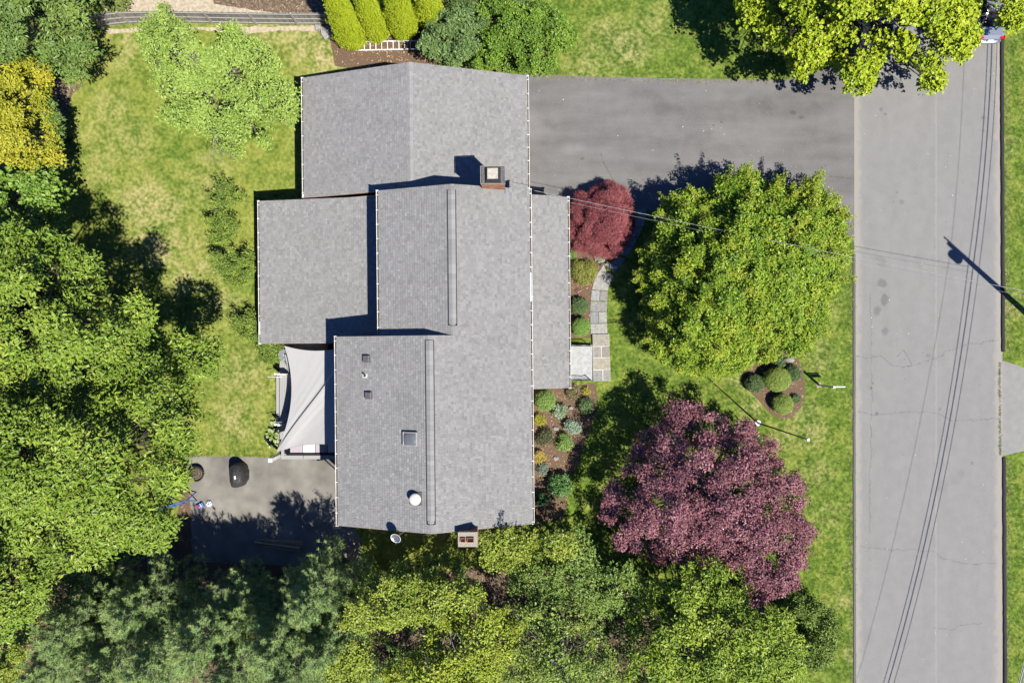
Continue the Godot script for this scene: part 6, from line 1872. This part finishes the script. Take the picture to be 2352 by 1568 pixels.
func make_toys():
	var T = thing("toy_car", "small blue and red plastic ride-on toy on the patio", "toy", at(461, 1160), 0.5)
	var b := MB.new()
	b.slab(Vector3(0, 0.16, 0), Vector3(0.44, 0.14, 0.26), 0.04)
	part("body", b.mesh(), M.blue_plastic, T)
	var s := MB.new()
	s.slab(Vector3(-0.06, 0.26, 0), Vector3(0.22, 0.08, 0.12), 0.03, Basis(Vector3.UP, 0.2))
	part("seat", s.mesh(), M.red_plastic, T)
	var h := MB.new()
	h.tube([Vector3(0.16, 0.2, 0), Vector3(0.18, 0.42, 0)], [0.015, 0.015], 6)
	h.tube([Vector3(0.18, 0.42, -0.12), Vector3(0.18, 0.42, 0.12)], [0.014, 0.014], 6)
	part("handlebar", h.mesh(), M.white_plastic, T)
	for k in [[-0.15, -0.14], [0.15, -0.14], [0.15, 0.14], [-0.15, 0.14]]:
		var w := MB.new()
		w.lathe([Vector2(0.0, -0.02), Vector2(0.07, -0.02), Vector2(0.07, 0.02), Vector2(0.0, 0.02)], 14, Transform3D(Basis(Vector3.RIGHT, PI / 2), Vector3(k[0], 0.07, k[1])))
		part("wheel", w.mesh(), M.rubber, T)
	var B = thing("toy_ball", "white openwork toy ball with blue spots beside the ride-on toy", "ball", at(481, 1156))
	var q := MB.new()
	for k in 6:
		var a := TAU * k / 6
		q.tube([Vector3(0, 0.16, 0), Vector3(cos(a) * 0.12, 0.20, sin(a) * 0.12), Vector3(cos(a) * 0.17, 0.12, sin(a) * 0.17), Vector3(cos(a) * 0.12, 0.02, sin(a) * 0.12)], [0.035, 0.035, 0.035, 0.02], 6)
		var a2 := TAU * (k + 1) / 6
		q.tube([Vector3(cos(a) * 0.17, 0.12, sin(a) * 0.17), Vector3(cos(a2) * 0.17, 0.12, sin(a2) * 0.17)], [0.022, 0.022], 6)
	part("shell", q.mesh(), M.white_plastic, B)
	var c := MB.new()
	c.blob(Vector3(0, 0.12, 0), Vector3.ONE * 0.11, 0.0, 1, 7)
	part("core", c.mesh(), M.blue_plastic, B)
func make_hoop():
	var H = thing("basketball_hoop", "basketball hoop with white rim and backboard over the patio", "basketball hoop", at(586, 1300))
	var p := MB.new()
	p.tube([Vector3(0, 0, 0.62), Vector3(0, 2.6, 0.62), Vector3(0, 3.0, 0.25)], [0.06, 0.05, 0.04], 10)
	part("pole", p.mesh(), M.black_iron, H)
	var bb := MB.new()
	bb.slab(Vector3(0, 3.25, 0.2), Vector3(1.7, 1.0, 0.05), 0.01)
	part("backboard", bb.mesh(), M.grey_cover, H)
	var r := MB.new()
	var pts := []; var rr := []
	for k in 33:
		var a := TAU * k / 32
		pts.append(Vector3(cos(a) * 0.26, 3.05, -0.27 - sin(a) * 0.26)); rr.append(0.018)
	r.tube(pts, rr, 7)
	r.box(Vector3(0, 3.04, 0.08), Vector3(0.16, 0.05, 0.22))
	part("rim", r.mesh(), M.white_metal, H)
	var n := MB.new()
	for k in 12:
		var a := TAU * k / 12
		for s in [-1, 1]:
			var b: float = a + s * TAU / 12
			n.tube([Vector3(cos(a) * 0.26, 3.04, -0.27 - sin(a) * 0.26), Vector3(cos(b) * 0.17, 2.62, -0.27 - sin(b) * 0.17)], [0.006, 0.006], 4)
	part("net", n.mesh(), M.white_plastic, H)
func make_swing():
	var S = thing("swing_set", "blue metal swing set frame with hanging chains", "swing set", Vector3.ZERO)
	var a := at(337, 1262, 2.3); var b := at(341, 1384, 2.3)
	var t := MB.new()
	t.tube([a + Vector3(0, 0, -2.2), b], [0.045, 0.045], 8)
	part("top_bar", t.mesh(), M.grey_metal, S)
	for e in [a + Vector3(0, 0, -2.2), b]:
		for s in [-1, 1]:
			var l := MB.new()
			l.tube([e, Vector3(e.x + s * 1.15, 0, e.z)], [0.035, 0.035], 8)
			part("leg", l.mesh(), M.blue_paint, S)
	for u in [0.12, 0.28, 0.55, 0.72]:
		var c := MB.new()
		var p: Vector3 = a.lerp(b, u)
		c.tube([p, p + Vector3(0, -1.75, 0)], [0.012, 0.012], 5)
		part("chain", c.mesh(), M.galvanised, S)
	for u in [0.2, 0.635]:
		var c := MB.new()
		var p: Vector3 = a.lerp(b, u)
		c.slab(p + Vector3(0, -1.77, 0), Vector3(0.18, 0.03, 0.52), 0.008)
		part("seat", c.mesh(), M.rubber, S)
	# slanted climbing bar by the patio edge
	var R = thing("climbing_bar", "blue bar of a climbing frame standing beside the patio edge", "play frame", Vector3.ZERO)
	var p1 := at(427, 1150, 1.1); var p2 := at(376, 1164, 1.1)
	var c1 := MB.new()
	c1.tube([p1, p2], [0.04, 0.04], 8)
	part("bar", c1.mesh(), M.blue_paint, R)
	for p in [p1, p2]:
		var l := MB.new()
		l.tube([p, Vector3(p.x + 0.15, 0, p.z + 0.25)], [0.035, 0.035], 8)
		part("leg", l.mesh(), M.blue_paint, R)
		var l2 := MB.new()
		l2.tube([p, Vector3(p.x + 0.1, 0, p.z - 0.3)], [0.035, 0.035], 8)
		part("leg", l2.mesh(), M.blue_paint, R)
	var pt = thing("clay_pot", "small terracotta pot on the ground by the swing set", "pot", at(297, 1338))
	var pb := MB.new()
	pb.lathe([Vector2(0.0, 0.0), Vector2(0.12, 0.0), Vector2(0.17, 0.24), Vector2(0.19, 0.24), Vector2(0.19, 0.28), Vector2(0.16, 0.28), Vector2(0.15, 0.2), Vector2(0.0, 0.2)], 18)
	part("pot", pb.mesh(), M.flue, pt)
func make_gate_and_shed():
	var G = thing("wooden_gate", "weathered wooden slat gate at the house end of the patio", "gate", Vector3.ZERO)
	var a := at(817, 1258); var b := at(821, 1312)
	var L := a.distance_to(b); var d := (b - a).normalized()
	var bs := Basis(d, Vector3.UP, d.cross(Vector3.UP))
	for k in 9:
		var m := MB.new()
		m.box(a + d * (0.08 + k * (L - 0.16) / 8) + Vector3.UP * 0.75, Vector3(0.07, 1.4, 0.03), bs, Color(0.34, 0.29, 0.22))
		part("slat", m.mesh(), M.fence_wood, G)
	for y in [0.35, 1.2]:
		var m := MB.new()
		m.box(a.lerp(b, 0.5) + Vector3.UP * y + bs.z * 0.04, Vector3(L, 0.09, 0.04), bs, Color(0.36, 0.31, 0.24))
		part("rail", m.mesh(), M.fence_wood, G)
	for p in [a, b]:
		var m := MB.new()
		m.slab(p + Vector3.UP * 0.85, Vector3(0.12, 1.7, 0.12), 0.02, Basis(), Color(0.36, 0.31, 0.24))
		part("post", m.mesh(), M.fence_wood, G)
	# garden shed with a low pent roof
	var S = thing("garden_shed", "small shed with a worn grey flat roof behind the patio", "shed", at(757, 1375))
	var w := MB.new()
	w.box(Vector3(0, 0.85, 0.45), Vector3(2.1, 1.7, 1.1))
	part("wall", w.mesh(), M.old_wood, S)
	var r := MB.new()
	r.slab(Vector3(0.0, 1.80, 0.42), Vector3(2.4, 0.08, 1.4), 0.02, Basis(Vector3.RIGHT, 0.05))
	part("roof", r.mesh(), M.shed_roof, S)
	# corner of the neighbouring house
	var N = thing("neighbouring_house", "corner of a neighbouring house with a pale grey shingle roof", "house", at(-60, 1600, 0.0), 0.0)
	var nw := MB.new()
	nw.box(Vector3(-1.0, 1.3, 0.8), Vector3(3.0, 2.6, 4.0), Basis(Vector3.UP, 0.42))
	part("wall", nw.mesh(), M.siding, N)
	var u := Vector3(cos(0.42), 0, -sin(0.42))       # along the eave
	var up := Vector3(-sin(0.42), 0.30, -cos(0.42)).normalized()
	roof_plane(N, Vector3(-3.4, 2.6, 4.9), u, 5.0, up, 5.0, Color(0.36, 0.36, 0.38), 77, 0.02)
	# timber retaining edge behind the swing set
	var t := MB.new()
	t.slab(Vector3(0, 0.35, 0), Vector3(2.4, 0.7, 0.22), 0.02, Basis(Vector3.UP, 0.02))
	solo("timber_wall", t.mesh(), M.old_wood, "low timber retaining wall behind the swing set", "wall", at(320, 1405))

# ---------------------------------------------------------------- vehicles, poles and wires
func loft(b: MB, secs: Array, n: int):
	# secs: [z, half width, bottom, top, roundness of the top edge]; joins rounded cross sections into a skin
	var rows := []
	for s in secs:
		var row := []
		for k in n + 1:
			var t := -1.0 + 2.0 * k / n
			var x: float = s[1] * clampf(t * 1.35, -1, 1)
			var over: float = maxf(0.0, absf(t) * 1.35 - 1.0) / 0.35
			var drop: float = pow(absf(clampf(t * 1.35, -1, 1)), 6.0) * s[4]
			row.append(Vector3(x * (1.0 - 0.03 * (1.0 - over)) , lerpf(s[3] - drop, s[2], over), s[0]))
		rows.append(row)
	for i in rows.size() - 1:
		for k in n:
			b.quad(rows[i][k], rows[i + 1][k], rows[i + 1][k + 1], rows[i][k + 1])
	for e in [0, rows.size() - 1]:
		for k in range(1, n):
			if e == 0: b.tri(rows[e][0], rows[e][k], rows[e][k + 1])
			else: b.tri(rows[e][0], rows[e][k + 1], rows[e][k])
func car(called, label, where: Vector3, turn: float, m, tall: float, boot: bool, group := ""):
	# length along z, tail at +z
	var C = thing(called, label, "car", where, turn, group)
	var b := MB.new()
	var belt := 0.92 if boot else 1.02
	loft(b, [[-2.34, 0.62, 0.35, 0.62, 0.1], [-2.25, 0.78, 0.28, 0.72, 0.08], [-1.7, 0.88, 0.24, belt - 0.08, 0.06], [-1.0, 0.9, 0.22, belt, 0.05], [0.8, 0.9, 0.22, belt, 0.05], [1.6, 0.89, 0.24, belt + 0.03, 0.05], [2.05, 0.84, 0.28, belt + 0.02, 0.07], [2.22, 0.72, 0.34, belt - 0.10, 0.1], [2.26, 0.62, 0.38, 0.70, 0.1]], 24)
	part("body", b.mesh(), m, C)
	var roof := MB.new()
	var r1 := 0.75 if boot else 1.55
	loft(roof, [[-0.55, 0.60, tall - 0.10, tall - 0.05, 0.04], [-0.35, 0.62, tall - 0.11, tall, 0.05], [r1 - 0.35, 0.61, tall - 0.11, tall - 0.01, 0.05], [r1, 0.57, tall - 0.11, tall - 0.06, 0.05]], 18)
	part("roof", roof.mesh(), m, C)
	var gl := MB.new()
	var tailz := 1.52 if boot else 2.0
	loft(gl, [[-1.25, 0.78, belt - 0.02, belt + 0.01, 0.02], [-0.5, 0.66, belt - 0.02, tall - 0.07, 0.03], [r1 - 0.08, 0.63, belt - 0.02, tall - 0.08, 0.03], [tailz, 0.72, belt - 0.02, belt + 0.04, 0.02]], 18)
	part("glass", gl.mesh(), M.car_glass, C)
	for s in [-1, 1]:
		var p := MB.new()
		p.tube([Vector3(s * 0.60, tall - 0.05, r1 - 0.05), Vector3(s * 0.68, belt + 0.28, lerpf(r1, tailz, 0.5)), Vector3(s * 0.74, belt + 0.04, tailz)], [0.035, 0.035, 0.035], 6)
		part("pillar", p.mesh(), m, C)
		var l := MB.new()
		l.slab(Vector3(s * 0.66, belt - 0.10, 2.13), Vector3(0.32, 0.14, 0.24), 0.03, Basis(Vector3.UP, -s * 0.45))
		part("tail_light", l.mesh(), M.red_glass, C)
		var h := MB.new()
		h.slab(Vector3(s * 0.62, 0.66, -2.2), Vector3(0.3, 0.12, 0.2), 0.03, Basis(Vector3.UP, s * 0.4))
		part("headlight", h.mesh(), M.white_plastic, C)
		var mi := MB.new()
		mi.slab(Vector3(s * 0.98, belt + 0.08, -0.75), Vector3(0.18, 0.13, 0.10), 0.03)
		part("mirror", mi.mesh(), m, C)
		for z in [-1.42, 1.36]:
			var w := MB.new()
			w.lathe([Vector2(0.20, -0.10), Vector2(0.32, -0.10), Vector2(0.33, 0.0), Vector2(0.32, 0.10), Vector2(0.20, 0.10)], 24, Transform3D(Basis(Vector3.BACK, PI / 2), Vector3(s * 0.84, 0.33, z)))
			var wo = part("wheel", w.mesh(), M.rubber, C)
			var rm := MB.new()
			rm.lathe([Vector2(0.0, 0.09), Vector2(0.20, 0.07), Vector2(0.21, -0.08), Vector2(0.0, -0.09)], 18, Transform3D(Basis(Vector3.BACK, PI / 2), Vector3(s * 0.84, 0.33, z)))
			part("rim", rm.mesh(), M.galvanised, wo)
	var bu := MB.new()
	loft(bu, [[2.0, 0.86, 0.30, 0.62, 0.04], [2.28, 0.78, 0.32, 0.62, 0.05], [2.36, 0.62, 0.36, 0.58, 0.06]], 18)
	part("bumper", bu.mesh(), m, C)
	var tr := MB.new()
	tr.box(Vector3(0, belt - 0.13, 2.235), Vector3(0.9, 0.03, 0.05))
	part("trim_strip", tr.mesh(), M.galvanised, C)
	var pl := MB.new()
	pl.box(Vector3(0, 0.72, 2.29), Vector3(0.34, 0.14, 0.012), Basis(Vector3.RIGHT, -0.5))
	part("number_plate", pl.mesh(), M.plate, C)
	return C
func make_street_things():
	var c1 := at(2281, 100, 0.0)
	car("parked_car", "silver grey saloon car parked at the far kerb under the maple", Vector3(29.35, 0.024, c1.z - 2.15), 0.03, M.car_silver, 1.43, true)
	car("parked_car", "white car mostly hidden under the maple near the driveway", Vector3(22.45, 0.024, -20.7), 0.03, M.car_white, 1.62, false)
	# utility pole: just outside the picture, its shadow falls on the road
	var P = thing("utility_pole", "wooden utility pole with a transformer across the street", "utility pole", Vector3(32.5, 0, -1.46))
	var b := MB.new()
	b.tube([Vector3(0, 0, 0), Vector3(0, 11.4, 0)], [0.19, 0.14], 12)
	part("pole", b.mesh(), M.pole_wood, P)
	var t := MB.new()
	t.lathe([Vector2(0.0, 9.3), Vector2(0.27, 9.3), Vector2(0.27, 10.2), Vector2(0.22, 10.28), Vector2(0.0, 10.3)], 20, Transform3D(Basis(), Vector3(-0.36, 0, 0.16)))
	part("transformer", t.mesh(), M.grey_metal, P)
	var c := MB.new()
	c.box(Vector3(0, 10.9, 0), Vector3(0.1, 0.1, 0.9), Basis(Vector3.UP, 0.6))
	c.tube([Vector3(-0.2, 10.95, -0.3), Vector3(-0.25, 11.5, -0.35)], [0.05, 0.05], 8)
	c.box(Vector3(0.15, 8.1, 0.1), Vector3(0.2, 0.5, 0.16))
	part("crossarm", c.mesh(), M.pole_wood, P)
	var q = thing("utility_pole", "plain wooden utility pole farther up the street", "utility pole", Vector3(32.6, 0, -40))
	part("pole", b.mesh(), M.pole_wood, q)
	var q2 = thing("utility_pole", "plain wooden utility pole farther down the street", "utility pole", Vector3(22.3, 0, 38.5))
	part("pole", b.mesh(), M.pole_wood, q2)
	var wires := [[10.9, 2.0, 0.010, -0.1, "thin top power line strung between the utility poles"], [8.7, 2.7, 0.022, 0.0, "upper thick cable strung between the utility poles"], [8.3, 2.6, 0.030, 0.12, "middle thick cable strung between the utility poles"], [7.9, 2.5, 0.018, 0.3, "lowest cable strung between the utility poles"]]
	for w in wires:
		var m := MB.new()
		for span in [[Vector3(32.5, 0, -1.46), Vector3(22.3, 0, 38.5)], [Vector3(32.5, 0, -1.46), Vector3(32.6, 0, -40)]]:
			var pts := []; var rr := []
			for k in 25:
				var u := k / 24.0
				pts.append(span[0].lerp(span[1], u) + Vector3(w[3], w[0] - w[1] * 4.0 * u * (1 - u), 0)); rr.append(w[2])
			m.tube(pts, rr, 5)
		solo("power_line", m.mesh(), M.wire, w[4], "wire", Vector3.ZERO, "lines along the street")
	for w in [[Vector3(1.2, 5.95, -8.12), Vector3(32.3, 8.1, -1.35), 0.5, 0.009, "twisted service line from the utility pole to the house"], [Vector3(1.25, 5.7, -7.95), Vector3(32.3, 7.6, -1.2), 0.6, 0.0055, "thin service line running beside the twisted one"]]:
		var m := MB.new()
		var pts := []; var rr := []
		for k in 31:
			var u := k / 30.0
			pts.append(w[0].lerp(w[1], u) + Vector3(0, -w[2] * 4.0 * u * (1 - u), 0)); rr.append(w[3])
		m.tube(pts, rr, 6)
		if w[3] > 0.007:   # the second strand twisted round the first
			var p2 := []; var r2 := []
			for k in 361:
				var u := k / 360.0
				var a := u * TAU * 40.0
				p2.append(w[0].lerp(w[1], u) + Vector3(0, -w[2] * 4.0 * u * (1 - u), 0) + Vector3(0, cos(a), sin(a)) * 0.012); r2.append(0.006)
			m.tube(p2, r2, 4)
		solo("service_line", m.mesh(), M.wire, w[4], "wire", Vector3.ZERO)
